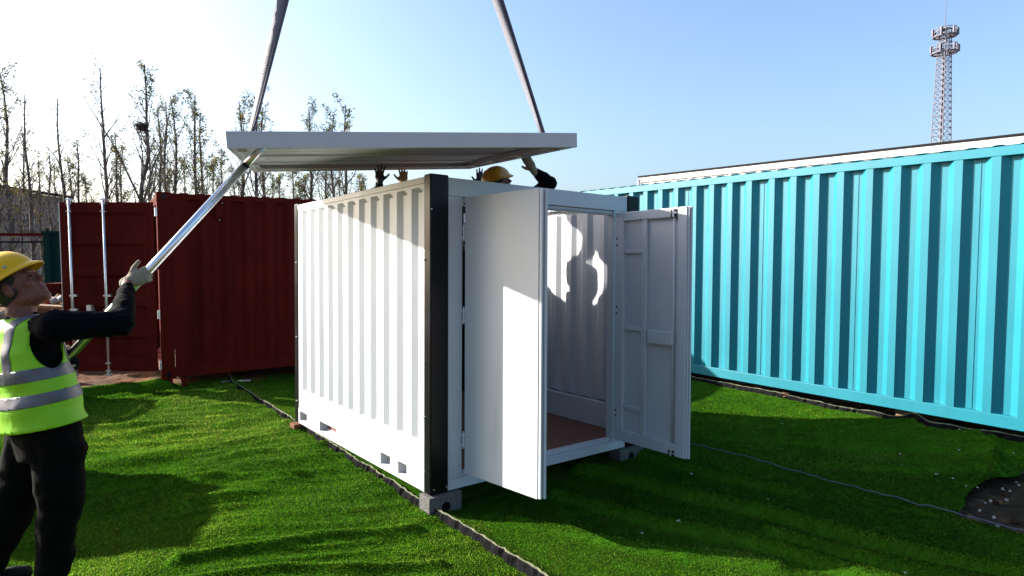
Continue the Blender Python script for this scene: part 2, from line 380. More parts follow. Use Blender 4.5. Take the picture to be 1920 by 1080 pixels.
def turf_pile():
    rng = np.random.RandomState(11)
    N = 1500000
    d = 2.9 * np.exp(rng.rand(N) * math.log(9.6 / 2.9))          # equal numbers per step of apparent size
    th = rng.uniform(-0.84, 0.84, N)
    y = d; x = d * th
    keepers = []
    for poly, hf, seed in ((POLY_L, h_left, 1), (POLY_R, h_right, 2), (POLY_B, h_back, 3)):
        k = in_poly(x, y, poly) & ~in_poly(x, y, FOOT)
        keepers.append((k, hf))
    for (k, hf), nm in zip(keepers, ('left', 'right', 'back')):
        px, py = x[k], y[k]
        clump = vnoise(px * 11, py * 11) * .6 + vnoise(px * 31, py * 31) * .4
        kk = rng.rand(len(px)) < 0.25 + 0.9 * clump
        px, py = px[kk], py[kk]; n = len(px)
        z = hf(px, py); sc = np.clip(py / 4.0, 0.8, 2.0) ** 0.55
        hgt = rng.uniform(0.007, 0.016, n) * sc * (1.0 if nm == 'left' else .75); wd = rng.uniform(0.0022, 0.0042, n) * sc
        az = rng.rand(n) * 2 * math.pi; lean = rng.uniform(0.25, 1.15, n)
        # pile lies over in patches
        pa = 2 * math.pi * vnoise(px * .9 + 7, py * .9); la = az * .0 + pa + rng.normal(0, 1.0, n)
        tx, ty = np.cos(la) * np.sin(lean) * hgt, np.sin(la) * np.sin(lean) * hgt; tz = np.cos(lean) * hgt
        wx, wy = np.cos(az) * wd, np.sin(az) * wd
        co = np.empty((n, 3, 3), np.float32)
        co[:, 0] = np.stack([px - wx, py - wy, z - .001], 1); co[:, 1] = np.stack([px + wx, py + wy, z - .001], 1); co[:, 2] = np.stack([px + tx, py + ty, z + tz], 1)
        me = bpy.data.meshes.new('turf_pile'); me.vertices.add(n * 3); me.vertices.foreach_set('co', co.ravel())
        me.loops.add(n * 3); me.loops.foreach_set('vertex_index', np.arange(n * 3, dtype=np.int32))
        me.polygons.add(n); me.polygons.foreach_set('loop_start', np.arange(0, n * 3, 3, dtype=np.int32)); me.update(calc_edges=True)
        at_ = me.attributes.new('tone', 'FLOAT', 'FACE'); at_.data.foreach_set('value', np.clip(rng.rand(n) * .62 + .26 * clump[kk] + .5 * (vnoise(px * .8 + 31, py * .8) - .5) + .25 * (vnoise(px * 3.1 + 31, py * 3.1) - .5) + .06, 0, 1).astype(np.float32))
        e = .012; gx = (hf(px + e, py) - hf(px - e, py)) / (2 * e); gy = (hf(px, py + e) - hf(px, py - e)) / (2 * e)
        gn = np.stack([-gx, -gy, np.ones(n)], 1) + rng.normal(0, .30 if nm == 'left' else .22, (n, 3)); gn /= np.linalg.norm(gn, axis=1)[:, None]
        ga_ = me.attributes.new('gn', 'FLOAT_VECTOR', 'FACE'); ga_.data.foreach_set('vector', gn.ravel().astype(np.float32))
        o = obj('turf_pile', me, GRASS); o['kind'] = 'stuff'
        o['label'] = {'left': 'green artificial turf pile on the worker side of the dark seam', 'right': 'green artificial turf pile round the white container', 'back': 'green artificial turf pile running up to the teal container'}[nm]
        o['category'] = 'turf'
def grass_mat():
    m = bpy.data.materials.new('turf_fibre'); m.use_nodes = True; nt = m.node_tree; N = nt.nodes; L = nt.links; b = N['Principled BSDF']
    a = N.new('ShaderNodeAttribute'); a.attribute_name = 'tone'
    r = N.new('ShaderNodeValToRGB'); L.new(a.outputs['Fac'], r.inputs[0]); e = r.color_ramp.elements
    e[0].position = 0; e[0].color = (0.016, 0.075, 0.003, 1); e[1].position = 1; e[1].color = (0.27, 0.36, 0.040, 1)
    q = e.new(.55); q.color = (0.070, 0.185, 0.007, 1)
    L.new(r.outputs[0], b.inputs['Base Color']); b.inputs['Roughness'].default_value = .7; b.inputs['Specular IOR Level'].default_value = .04
    t = N.new('ShaderNodeBsdfTranslucent'); L.new(r.outputs[0], t.inputs[0]); ms = N.new('ShaderNodeMixShader'); ms.inputs[0].default_value = .2
    g = N.new('ShaderNodeAttribute'); g.attribute_name = 'gn'; L.new(g.outputs['Vector'], b.inputs['Normal'])
    L.new(b.outputs[0], ms.inputs[1]); L.new(t.outputs[0], ms.inputs[2]); L.new(ms.outputs[0], N['Material Output'].inputs[0]); return m
GRASS = grass_mat()
turf_pile()

def edging(name, label, poly, hf, off, face_h, top_w, seed, step=0.03, z_add=0.0, thin=False):
    # gathered dark membrane edge with a pale frayed lip
    rnd = random.Random(seed); pts = []
    for (ax, ay), (bx, by) in zip(poly[:-1], poly[1:]):
        n = max(1, int(math.hypot(bx - ax, by - ay) / step))
        for i in range(n): pts.append(Vector((ax + (bx - ax) * i / n, ay + (by - ay) * i / n, 0)))
    pts.append(Vector((*poly[-1], 0)))
    root = thing(name, label, 'turf edge', tuple(pts[len(pts) // 2]))
    inv = -root.location
    P = []; Q = []; ph = 0.0
    for i, p in enumerate(pts):
        t = (pts[min(i + 1, len(pts) - 1)] - pts[max(i - 1, 0)]).normalized(); nrm = Vector((t.y, -t.x, 0)) * off
        w = float(vnoise(p.x * 5, p.y * 5)); pleat = (rnd.random() - .5) * .022 + .028 * (w - .5)
        if i % rnd.choice((4, 5, 6)) == 0: pleat -= .022
        z0 = float(hf(p.x, p.y)) + z_add; fh = face_h * (.75 + .5 * float(vnoise(p.x * 7 + 3, p.y * 7)))
        a = p + nrm * (.010 + pleat * .4); b = p + nrm * (.018 + pleat * .7)
        for q in ((a + nrm * .014, z0 - .05), (b, z0 + fh * .35), (b - nrm * .006, z0 + fh * .8), (a - nrm * .004, z0 + fh)): P.append((q[0].x + inv.x, q[0].y + inv.y, q[1]))
        jz = (rnd.random() - .5) * .008
        for q in ((a + nrm * .004, z0 + fh + .001), (a - nrm * top_w * .5, z0 + fh + .006 + jz), (a - nrm * top_w * (1 + .4 * rnd.random()), z0 + fh - .004), (a - nrm * (top_w + .012), z0 - .01)): Q.append((q[0].x + inv.x, q[0].y + inv.y, q[1]))
    MB().grid(P, len(pts), 4).build('membrane', EDGE, root)
    MB().grid(Q, len(pts), 4).build('frayed_lip', EDGETOP, root)
    return root
edging('turf_seam', 'dark gathered edge where the two turf sheets meet left of the white container', SEAM, h_right, 1, .018, .009, 5)
edging('turf_margin', 'dark crumpled membrane edge of the turf along the base of the teal container', TEALEDGE, h_back, 1, .040, .018, 9, z_add=.002)
def clods():
    rnd = random.Random(77); kinds = []
    for k in range(4):
        mb = MB().ell((0, 0, 0), (.035, 0, 0), (0, .026, 0), (0, 0, .018), 8, 6); mb.v = [tuple(Vector(v) * rnd.uniform(.7, 1.3)) for v in mb.v]
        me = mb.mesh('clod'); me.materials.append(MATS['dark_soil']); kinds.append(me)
    for i in range(46):
        x, y = rnd.uniform(3.05, 4.6), rnd.uniform(3.3, 5.1)
        if in_poly(np.array(x), np.array(y), POLY_B) or in_poly(np.array(x), np.array(y), POLY_R): continue
        o = bpy.data.objects.new('soil_clod', kinds[i % 4]); COL.objects.link(o); o.location = (x, y, -.012); o.rotation_euler = (rnd.random(), rnd.random(), rnd.random() * 6); q = rnd.uniform(.35, 1.3); o.scale = (q, q, q)
        tag(o, 'dark clod of soil on the bare earth beside the turf corner', 'clod', 'clods on the bare earth')
clods()
def cord(name, label, poly, hf, r, m, seed):
    rnd = random.Random(seed); pts = []
    for (ax, ay), (bx, by) in zip(poly[:-1], poly[1:]):
        n = max(1, int(math.hypot(bx - ax, by - ay) / .05))
        for i in range(n):
            x, y = ax + (bx - ax) * i / n, ay + (by - ay) * i / n; x += rnd.gauss(0, .006); y += rnd.gauss(0, .006)
            pts.append((x, y, float(hf(x, y)) + .016 + rnd.random() * .008))
    o = MB().tube(pts, r, 6).build(name, m, smooth=True); return tag(o, label, 'turf edge')
LIP = mat('blue_grey_lip', (0.055, 0.07, 0.09), 0.8, var=0.3, vscale=30)
cord('turf_hem', 'thin blue grey hem of the turf sheet crossing the shaded side by the white door', SEAM2[2:], h_right, .005, LIP, 4)

# small pale scraps and stones lying on the turf
def scraps():
    rnd = random.Random(21)
    spots = [(1466, 798), (1798, 832), (1798, 850), (1755, 892), (1786, 900), (1690, 876), (1296, 889), (1474, 955), (1698, 1076), (1272, 990), (1833, 915), (1900, 860), (1688, 855), (1812, 914), (1520, 972), (1887, 848), (1440, 936), (1204, 1000)]
    kinds = []
    for k in range(4):
        mb = MB(); n = 7; ring = [(math.cos(6.283 * i / n) * rnd.uniform(.007, .011), math.sin(6.283 * i / n) * rnd.uniform(.004, .008)) for i in range(n)]
        mb.add([(a, b, 0) for a, b in ring] + [(a * .7, b * .7, rnd.uniform(.005, .01)) for a, b in ring], [tuple(range(n, 2 * n))] + [(i, (i + 1) % n, n + (i + 1) % n, n + i) for i in range(n)])
        me = mb.mesh('scrap'); me.materials.append(PAPER); kinds.append(me)
    for i, (px, py) in enumerate(spots):
        g = gnd(px, py, .03)
        hf = h_back if in_poly(np.array(g.x), np.array(g.y), POLY_B) else h_right
        o = bpy.data.objects.new('pale_scrap', kinds[i % 4]); COL.objects.link(o)
        o.location = (g.x, g.y, float(hf(g.x, g.y)) + .012); o.rotation_euler = (0, 0, rnd.random() * 6)
        o.scale = (1, 1, 1) if i % 3 else (1.4, 1.2, 1)
        tag(o, 'tiny pale scrap lying on the shaded turf', 'scrap', 'pale scraps on the shaded turf')
    for i, (px, py) in enumerate([(1836, 960), (1857, 940), (1887, 938), (1865, 973), (1848, 945), (1893, 922), (1905, 905), (1912, 912), (1881, 918), (1915, 888), (1869, 990)]):
        g = gnd(px, py, -.02); o = bpy.data.objects.new('pebble', kinds[(i + 1) % 4]); COL.objects.link(o); o.location = (g.x, g.y, -.03 + .035 * float(vnoise(g.x * 2.3, g.y * 2.3)))
        o.rotation_euler = (rnd.random() * .6, rnd.random() * .6, rnd.random() * 6); o.scale = (1.3, 1.5, 2.2)
        tag(o, 'small pale pebble on the bare earth beside the turf corner', 'pebble', 'pebbles on the bare earth')
scraps()

# ------------------------------------------------------------------ corrugated sheet
def corrugated(u0, u1, z0, z1, first, period, of, sl_, inn, depth, zlo, zhi, emb=0.03):
    """outer plane at 0, channels pressed in to 'depth'; returns list rows of (u, d) and z levels as point grid (u, d, z)"""
    us = [(u0, 0)]; c = first
    while c - period > u0: c -= period
    while c < u1:
        # c is the end of a channel's rising slope (outer edge); channel spans c - (2*sl+inn) .. c
        a = c - (2 * sl_ + inn)
        if a > u0 + .005 and c < u1 - .005: us += [(a, 0), (a + sl_, 1), (a + sl_ + inn, 1), (c, 0)]
        c += period
    us.append((u1, 0)); zs = [(z0, 0), (zlo, 0), (zlo + emb, 1), (zhi - emb, 1), (zhi, 0), (z1, 0)]
    P = [(u, d * e * depth, z) for u, d in us for z, e in zs]
    return P, len(us), len(zs)

# ------------------------------------------------------------------ white container
box = thing('shipping_container', 'small white shipping container with black corner posts and open doors', 'container', tuple(BOX_T), BOX_ROT)
def part(name, mb, m, parent=box, **k): return mb.build(name, m, parent, **k)
ZB = .30
def side_wall(x, sgn):
    P, nu, nv = corrugated(.075, BL - .075, .135, BH - .045, .266, .2182, .055, .05, .06, .027, .315, 2.10)
    mb = MB(); mb.grid([(x + sgn * d, u, z) for u, d, z in P], nu, nv); return mb
part('side_wall', side_wall(.002, 1), WHITE, solid=.003, solid_off=0)
part('side_wall', side_wall(BW - .002, -1), WHITE, solid=.003, solid_off=0)
P, nu, nv = corrugated(.13, BW - .13, .135, BH - .045, .35, .2182, .055, .05, .06, .027, .315, 2.10)
part('end_wall', MB().grid([(u, BL - .002 - d, z) for u, d, z in P], nu, nv), WHITE, solid=.003, solid_off=0)
for x0, x1 in ((-.004, .05), (BW - .05, BW + .004)): part('top_rail', MB().box(x0, x1, .08, BL - .08, BH - .05, BH - .004), WHITE, bevel=.004)
part('top_rail', MB().box(.14, BW - .14, BL - .05, BL + .004, BH - .05, BH - .004), WHITE, bevel=.004)
# base rails; the left one carries the fork pockets
POCK = [(.329, .459), (.586, .746), (1.609, 1.996), (2.327, 2.518)]
def base_rail(xo, s):
    mb = MB(); X = lambda a, b: (min(xo + s * a, xo + s * b), max(xo + s * a, xo + s * b))
    x0, x1 = X(-.003, .055)
    mb.box(x0, x1, .08, BL - .08, 0, .035); mb.box(x0, x1, .08, BL - .08, .125, .150)
    y = .08
    for a, b in POCK + [(BL - .08, None)]:
        mb.box(x0, x1, y, a, .035, .125); y = b
    r = part('base_rail', mb, WHITE)
    for a, b in POCK:
        q = MB(); x2 = xo + s * .074; x3 = xo + s * .055
        q.add([(x3, a, .035), (x3, b, .035), (x2, b, .05), (x2, a, .05), (x3, a, .125), (x3, b, .125), (x2, b, .122), (x2, a, .122)],
              [(0, 1, 2, 3), (4, 7, 6, 5), (0, 3, 7, 4), (1, 5, 6, 2), (3, 2, 6, 7)])
        part('fork_pocket', q, WHITE, r)
base_rail(0, 1); base_rail(BW, -1)
part('base_rail', MB().box(.14, BW - .14, BL - .06, BL + .002, 0, .15), WHITE)
# corner posts
for i, (x0, x1, y0, y1) in enumerate(((-.008, .138, -.010, .080), (BW - .138, BW + .008, -.010, .080), (-.008, .138, BL - .080, BL + .010), (BW - .138, BW + .008, BL - .080, BL + .010))):
    p = part('corner_post', MB().box(x0, x1, y0, y1, -.004, BH + .010), BLACK, bevel=.010)
    if i in (0, 2):
        for z in (1.60, .52) if i == 0 else (1.60, .86, .22):
            yy = .062 if i == 0 else BL - .062
            part('bolt', MB().tube([(-.020, yy, z), (-.004, yy, z)], [.006, .0085], 10), GALV, p, smooth=False)
        if i == 0:
            for xx in (.02, .118): part('bolt', MB().tube([(xx, -.018, .035), (xx, -.006, .035)], .005, 8), GALV, p)
            part('bolt', MB().tube([(.0, -.016, 1.94), (.0, -.006, 1.94)], .004, 8), GALV, p)
# front frame
part('header_beam', MB().box(.139, BW - .139, 0, .075, 2.041, BH - .004), WHITE, bevel=.004)
part('header_lip', MB().box(.27, BW - .27, .022, .072, 2.003, 2.040), WHITE, bevel=.003)
part('door_jamb', MB().box(.139, .256, .002, .075, .072, 2.040), WHITE, bevel=.003)
part('door_jamb', MB().box(BW - .300, BW - .139, .002, .075, .072, 2.040), WHITE, bevel=.003)
part('door_sill', MB().box(.139, BW - .139, 0, .080, 0, .070).box(.26, BW - .30, .022, .078, .0705, .098), WHITE, bevel=.003)
part('seal_strip', MB().box(.30, BW - .33, .012, .021, 2.012, 2.022), mat('grey_seal', (.35, .35, .37), .6))
fl = part('floor', MB().box(.07, BW - .07, .082, BL - .062, .02, .095), FLOORB)
for k in range(1, 3): part('floor_joint', MB().box(.30, BW - .3, .08 + k * .82, .084 + k * .82, .0952, .0962), DARKRUB, fl)
part('kick_plate', MB().box(BW - .085, BW - .034, .082, BL - .07, .097, .325), WHITE, bevel=.004)
part('kick_plate', MB().box(.034, .085, .082, BL - .07, .097, .325), WHITE, bevel=.004)

# doors
def hinge_set(parent, zs, x=-.012, y=-.004):
    for z in zs:
        h = MB(); h.tube([(x, y, z - .055), (x, y, z + .055)], .0085, 10)
        for dz in (-.035, .035): h.box(x - .036, x + .034, y - .004, y + .004, z + dz - .008, z + dz + .008)
        h.tube([(x, y, z + .055), (x, y, z + .066)], .0055, 8)
        part('hinge', h, WHITE, parent, bevel=.0015)
# left door: plain outer face towards the sun
DZ0, DZ1 = .103, 2.040
dl = part('door', MB().box(.006, .712, 0, .048, DZ0, DZ1), WHITE, bevel=.004)
dl['label'] = 'left door leaf with plain flat outer face'
dl.location = (.262, -.014, 0); dl.rotation_euler = (0, 0, -1.46)
hinge_set(dl, (1.79, 1.21, .335), x=0.0)
part('edge_gasket', MB().box(.713, .735, .004, .020, DZ0 + .004, DZ1 - .004).box(.713, .748, .028, .044, DZ0 + .004, DZ1 - .004), WHITE, dl, bevel=.004)
part('hinge_pin', MB().tube([(-.001, .002, 1.86), (-.001, .002, 1.98)], .007, 8), GALV, dl)
part('hinge_sleeve', MB().tube([(-.001, .002, 1.925), (-.001, .002, 1.975)], .0082, 8), BLACK, dl)
part('hinge_strip', MB().box(.003, .009, .004, .010, DZ0 + .04, 1.86), DARKRUB, dl)
# right door: framed inner face towards the camera
Z0, Z1 = .107, 2.019
dr = part('door', MB().box(.012, .74, .030, .046, Z0, Z1), WHITE)
dr['label'] = 'right door leaf showing its framed inner face'
dr.location = (1.765, -.022, 0); dr.rotation_euler = (0, 0, -1.579)
part('stile', MB().box(.012, .105, 0, .048, Z0, Z1), WHITE, dr, bevel=.005)
part('stile', MB().box(.300, .350, .006, .0295, Z0 + .095, Z1 - .075), WHITE, dr, bevel=.006)
part('stile', MB().box(.655, .738, .002, .048, Z0 + .001, Z1 - .001), WHITE, dr, bevel=.005)
part('rail', MB().box(.106, .654, .001, .048, Z1 - .075, Z1 - .002), WHITE, dr, bevel=.005)
part('rail', MB().box(.106, .654, .001, .048, Z0 + .002, Z0 + .095), WHITE, dr, bevel=.005)
for z in (1.69, 1.055, .40): part('rib', MB().box(.1065, .299, .010, .0295, z - .016, z + .016), WHITE, dr, bevel=.005)
part('edge_gasket', MB().box(.739, .752, .012, .024, Z0 + .002, Z1 - .002).box(.739, .762, .030, .044, Z0 + .002, Z1 - .002), WHITE, dr, bevel=.003)
rod = part('locking_rod', MB().tube([(.618, .010, Z0 + .075), (.618, .010, Z1 - .03)], .0085, 10), WHITE, dr, smooth=True)
for z, dz in ((Z1 - .045, .03), (Z0 + .022, .022)):
    part('rod_notch', MB().box(.590, .648, -.002, .0008, z - dz, z + dz), BLACK, dr)
    part('rod_keeper', MB().box(.604, .646, -.010, -.0022, z - .007, z + .007).tube([(.618, -.006, z - dz), (.618, -.006, z + dz)], .009, 8), GALV, dr, bevel=.001)
lk = part('lock_box', MB().box(.375, .628, -.012, .0295, .955, 1.065), WHITE, dr, bevel=.010)
part('lock_plate', MB().box(.465, .535, -.0145, -.0122, .978, 1.044), WHITE, lk, bevel=.001)
for xx in (.40, .50, .60): part('rivet', MB().ball((xx, -.002, 1.072), .007, 8, 6), WHITE, lk)
for z in (1.80, 1.745, 1.23, 1.175, .36, .315): part('hinge_hole', MB().tube([(.036, -.0015, z), (.036, .0015, z)], .009, 12), BLACK, dr)
for xx in (1.10, 1.15): part('screw', MB().ball((xx, .018, 1.985), .010, 8, 6), GALV)

# blocks under the corners
def block(name, label, x, y, dx, dy, m, hole=False, courses=1, top_local=-.004):
    tops = [bl(x + a * dx / 2, y + b * dy / 2, top_local).z for a in (-1, 1) for b in (-1, 1)]
    h = min(tops) + .004; c = bl(x, y, 0)
    mb = MB(); z0 = -.055
    o = thing(name, label, 'block' if m is CONC else 'bricks', (c.x, c.y, z0), (0, 0, BOX_ROT[2]))
    for k in range(courses):
        a = (h - z0) * k / courses; b = (h - z0) * (k + 1) / courses - .003
        j = (random.Random(int(x * 90 + k)).random() - .5) * .03
        p = MB().box(-dx / 2 + j, dx / 2 + j, -dy / 2, dy / 2, a, b).build('course', m, o, bevel=.006)
    if hole:
        MB().tube([(0, -dy / 2 - .001, (h - z0) * .58), (0, -dy / 2 + .002, (h - z0) * .58)], .034, 14).build('core_hole', BLACK, o)
    return o
block('concrete_block', 'grey hollow concrete block under the corner post next to the seam', .10, .03, .26, .14, CONC, True)
block('concrete_block', 'grey hollow concrete block under the door end, behind the framed door', BW - .10, .03, .30, .14, CONC, True)
block('brick_pair', 'reddish bricks under the far left corner post of the white container', .06, BL - .05, .26, .13, BRICK, False, 2)
block('concrete_block', 'hidden concrete block under the rear corner of the white container', BW - .10, BL - .05, .26, .14, CONC)

# ------------------------------------------------------------------ lifted roof panel
PROT = (0.07094143, -0.0565142, 0.33126691); PT = Vector((-1.54974539, 3.46782991, 2.36974622)); PW, PL, PH = 2.091, 2.608, .092
PM = Euler(PROT, 'XYZ').to_matrix().to_4x4(); PM.translation = PT
def pl(x, y, z=0): return PM @ Vector((x, y, z))
panel = thing('roof_panel', 'white steel roof panel hanging tilted from two slings above the white container', 'roof panel', tuple(PT), PROT)
part('fascia', MB().box(0, PW, 0, .035, 0, PH), WHITE, panel, bevel=.003)
part('fascia', MB().box(.0, PW, PL - .035, PL, 0, PH), WHITE, panel, bevel=.003)
part('fascia', MB().box(0, .035, .036, PL - .036, .001, PH - .001), WHITE, panel, bevel=.003)
part('fascia', MB().box(PW - .035, PW, .036, PL - .036, .001, PH - .001), WHITE, panel, bevel=.003)
part('flange', MB().box(.036, .075, .08, PL - .08, .020, .026).box(PW - .075, PW - .036, .08, PL - .08, .020, .026), WHITE, panel)
part('flange', MB().box(.036, PW - .036, PL - .085, PL - .036, .020, .026), WHITE, panel)
for i, y in enumerate((.28, .92, 1.55, 2.2)):
    part('bracket', MB().box(.040, .085, y, y + .03, .002, .0195).box(PW - .085, PW - .040, y, y + .03, .002, .0195), GALV if i % 2 else WHITE, panel)
def roof_sheet():
    us = [.036, .10, .14, PW - .14, PW - .10, PW - .036]; ee = [0, 0, 1, 1, 0, 0]; vs = [(.036, 0)]; y = .10
    while y + .20 < PL - .04:
        vs += [(y, 0), (y + .035, 1), (y + .105, 1), (y + .14, 0)]; y += .209
    vs.append((PL - .036, 0)); P = [(u, v, .062 + .024 * d * e) for u, e in zip(us, ee) for v, d in vs]
    return MB().grid(P, len(us), len(vs))
part('roof_sheet', roof_sheet(), WHITE, panel, solid=.003, solid_off=0)
for y in (.55, 1.3, 2.05): part('roof_bow', MB().box(.08, PW - .08, y - .008, y + .008, .046, .060), WHITE, panel)

# slings
APEX = Vector((-1.03, 5.0, 6.5))
def sling(label, base, text_face, seed, w=.066):
    root = thing('lifting_sling', label, 'sling', tuple(base))
    rnd = random.Random(seed); n = 26
    d = (APEX - base); L = d.length; t = d.normalized(); side0 = t.cross(Vector((0, -1, 0))).normalized()
    toc = (Vector((0, 0, CAM_Z)) - base).normalized(); toc = (toc - t * toc.dot(t)).normalized(); side = t.cross(toc)
    for k, (off, tw0, tw1, wk) in enumerate(((0.0, 1.25, .15, w), (.012, .9, .5, w))):
        P = []
        for i in range(n):
            q = i / (n - 1); c = base + d * q + toc * off * (1 if k == 0 else -1) + side * (.006 + .022 * q) * (1 if k else -1)
            a = tw0 + (tw1 - tw0) * min(1, q * 2.2) + .1 * math.sin(9 * q + seed); s = side * math.cos(a) + toc * math.sin(a)
            for e in (-.5, 0, .5): P.append(c + s * wk * e + t.cross(s) * (.004 if e == 0 else 0) - base)
        MB().grid(P, n, 3).build('strap', SLINGM, root, smooth=True, solid=.004, solid_off=0)
    return root, t, side, toc
sl1, t1, sd1, tc1 = sling('grey webbing sling rising from the panel side above the pole', pl(.03, 1.25, PH + .002), 1, 1)
sl2, t2, sd2, tc2 = sling('grey webbing sling rising from the panel side above the helmeted worker', pl(PW - .03, .50, PH + .002), 1, 2)
def strap_text(root, base, t, side, toc, s0, size, up, off, txt):
    cu = bpy.data.curves.new('lettering', 'FONT'); cu.body = txt; cu.size = size; cu.extrude = .0006; cu.align_x = 'LEFT'; cu.align_y = 'CENTER'
    tmp = bpy.data.objects.new('tmp', cu); COL.objects.link(tmp); dg = bpy.context.evaluated_depsgraph_get(); dg.update()
    me = bpy.data.meshes.new_from_object(tmp.evaluated_get(dg)); bpy.data.objects.remove(tmp)
    o = obj('lettering', me, INK, root)
    x = t * up; z = toc; y = z.cross(x); M = Matrix((x, y, z)).transposed().to_4x4(); M.translation = t * s0 + toc * .030 + side * off
    o.matrix_local = M
strap_text(sl1, None, t1, sd1, tc1, 0.50, .024, 1, -.012, 'LYG BGVA LYSTEKV COTG')
strap_text(sl2, None, t2, sd2, tc2, 1.10, .026, -1, .020, 'LYG BGVA LYSTEKV COTG')
hook = thing('crane_hook', 'steel crane hook above the picture holding both slings', 'hook', tuple(APEX))
ring = [(.05 * math.cos(a), 0, .05 * math.sin(a) + .03) for a in np.linspace(-2.4, 3.0, 18)]
MB().tube(ring, [.012] * 17 + [.006], 8).build('hook', GALV, hook, smooth=True)
MB().tube([(0, 0, .08), (0, 0, .30)], .03, 10).build('swivel', GALV, hook); MB().tube([(0, 0, .30), (0, 0, 6)], .010, 6).build('cable', DARKRUB, hook)

# ------------------------------------------------------------------ teal container
TROT = math.atan2(TEAL_U.y, TEAL_U.x)        # local x runs along the wall towards the camera, local -y faces the yard
teal = thing('shipping_container', 'long bright teal shipping container standing along the turf edge', 'container', tuple(TEAL_P), (0, 0, TROT))
T0, T1, TH, TD = -8.9, 3.29, 2.585, 2.438
TPER = .2672
def teal_wall(y_out, sgn):
    # panels of four corrugations with a weld seam between them
    x = -.424
    while x > T0 + .2: x -= 4 * TPER + .031
    while x < T1 - .3:
        a = max(x, T0 + .17); b = min(x + 4 * TPER + .031, T1 - .17)
        us = [(a, 1)]; c = x + .036
        for k in range(4):
            for dx, d in ((.0, 1), (.066, 0), (.066 + .068, 0), (.066 * 2 + .068, 1)):
                u = c + k * TPER + dx
                if a + .002 < u < b - .002: us.append((u, d))
        us.append((b - .001, 1)); P = []
        for u, d in us:
            for z in (.118, TH - .085): P.append((u, y_out + sgn * (.006 + .060 * d), z))
        w = MB().grid(P, len(us), 2).build('wall_panel', TEAL, teal, solid=.003, solid_off=0)
        if b < T1 - .2: MB().box(b - .006, b + .004, min(y_out + sgn * .060, y_out + sgn * .069), max(y_out + sgn * .060, y_out + sgn * .069), .12, TH - .086).build('weld_seam', TEAL, w)
        x += 4 * TPER + .031
teal_wall(0, 1); teal_wall(TD, -1)
for y0, y1 in ((0, .07), (TD - .07, TD)):
    part('top_rail', MB().box(T0 + .16, T1 - .16, y0, y1, TH - .086, TH), TEAL, teal, bevel=.004)
    part('bottom_rail', MB().box(T0 + .16, T1 - .16, y0, y1, 0, .117), TEAL, teal, bevel=.004)
for x0 in (T0, T1 - .158):
    for y0 in (0, TD - .158):
        p = part('corner_post', MB().box(x0, x0 + .158, y0, y0 + .158, .118, TH - .118), TEAL, teal)
        for z0 in (-.01, TH - .117): part('corner_casting', MB().box(x0 - .004, x0 + .162, y0 - .004, y0 + .162, z0, z0 + .127), TEAL, p, bevel=.008)
    part('end_wall', MB().box(x0 + .05, x0 + .10, .16, TD - .16, .0, TH - .002), TEAL, teal)
def teal_roof():
    n = int((T1 - T0 - .4) / .209); P = []; us = []
    for k in range(n):
        u = T0 + .2 + k * .209; us += [(u, 0), (u + .03, 1), (u + .09, 1), (u + .12, 0)]
    for u, d in us:
        for v, e in ((.002, .0), (.03, 1), (TD - .03, 1), (TD - .002, 0)): P.append((u, v, TH + .002 + .018 * d * (.6 + .4 * e)))
    return MB().grid(P, len(us), 4)
part('roof_sheet', teal_roof(), TEAL, teal, solid=.003, solid_off=1)
part('floor_frame', MB().box(T0 + .17, T1 - .17, .10, TD - .10, .03, .10), DARKRUB, teal)
for i, s in enumerate((-8.3, -4.6, -1.0, 2.7)):
    c = TEAL_P + TEAL_U * s - TEAL_N * .35
    o = thing('timber_sleeper', 'dark timber sleeper under the teal container', 'sleeper', (c.x, c.y, -.055), (0, 0, TROT), 'sleepers under the teal container')
    MB().box(-.10, .10, -.25, 2.0, 0, .225).build('beam', TIMBER, o, bevel=.01)

# ------------------------------------------------------------------ red container
RC = at(304, 714, 8.15); RC.z = .15
RDIR = Vector((1802, F_PX, 0)).normalized(); RROT = math.atan2(RDIR.y, RDIR.x)
red = thing('shipping_container', 'dark oxide red shipping container with one end door swung open', 'container', tuple(RC), (0, 0, RROT))
RL, RH, RD = 6.06, 2.44, 2.44
def red_wall(y, sgn):
    P, nu, nv = corrugated(.16, RL - .16, .14, RH - .075, .52, .278, .072, .068, .070, .050, .150, RH - .085, emb=.012)
    return MB().grid([(u, y + sgn * (d + .004), z) for u, d, z in P], nu, nv)
part('side_wall', red_wall(0, 1), RED, red, solid=.003, solid_off=0); part('side_wall', red_wall(RD, -1), RED, red, solid=.003, solid_off=0)
for y0, y1 in ((0, .06), (RD - .06, RD)):
    part('top_rail', MB().box(.16, RL - .16, y0, y1, RH - .075, RH - .012), RED, red, bevel=.004)
    part('bottom_rail', MB().box(.16, RL - .16, y0, y1, 0.02, .145), RED, red, bevel=.004)
for x0 in (0, RL - .16):
    for y0 in (0, RD - .16):
        p = part('corner_post', MB().box(x0, x0 + .158, y0, y0 + .158, .118, RH - .118), RED, red, bevel=.006)
        for z0 in (0, RH - .117):
            q = part('corner_casting', MB().box(x0 - .004, x0 + .166, y0 - .004, y0 + .162, z0, z0 + .118), RED, p, bevel=.01)
            if y0 == 0: part('casting_hole', MB().ell((x0 + .08, -.0045, z0 + .06), (.028, 0, 0), (0, .001, 0), (0, 0, .040), 12, 8), BLACK, p)
Pr, nur, nvr = corrugated(.1, RL - .1, .06, RD - .06, .4, .209, .05, .035, .08, .018, .09, RD - .09)
part('roof_sheet', MB().grid([(u, z, RH - .010 + d) for u, d, z in Pr], nur, nvr), RED, red, solid=.003, solid_off=0)
part('end_wall', MB().box(RL - .10, RL - .06, .16, RD - .16, .1, RH - .1), RED, red)
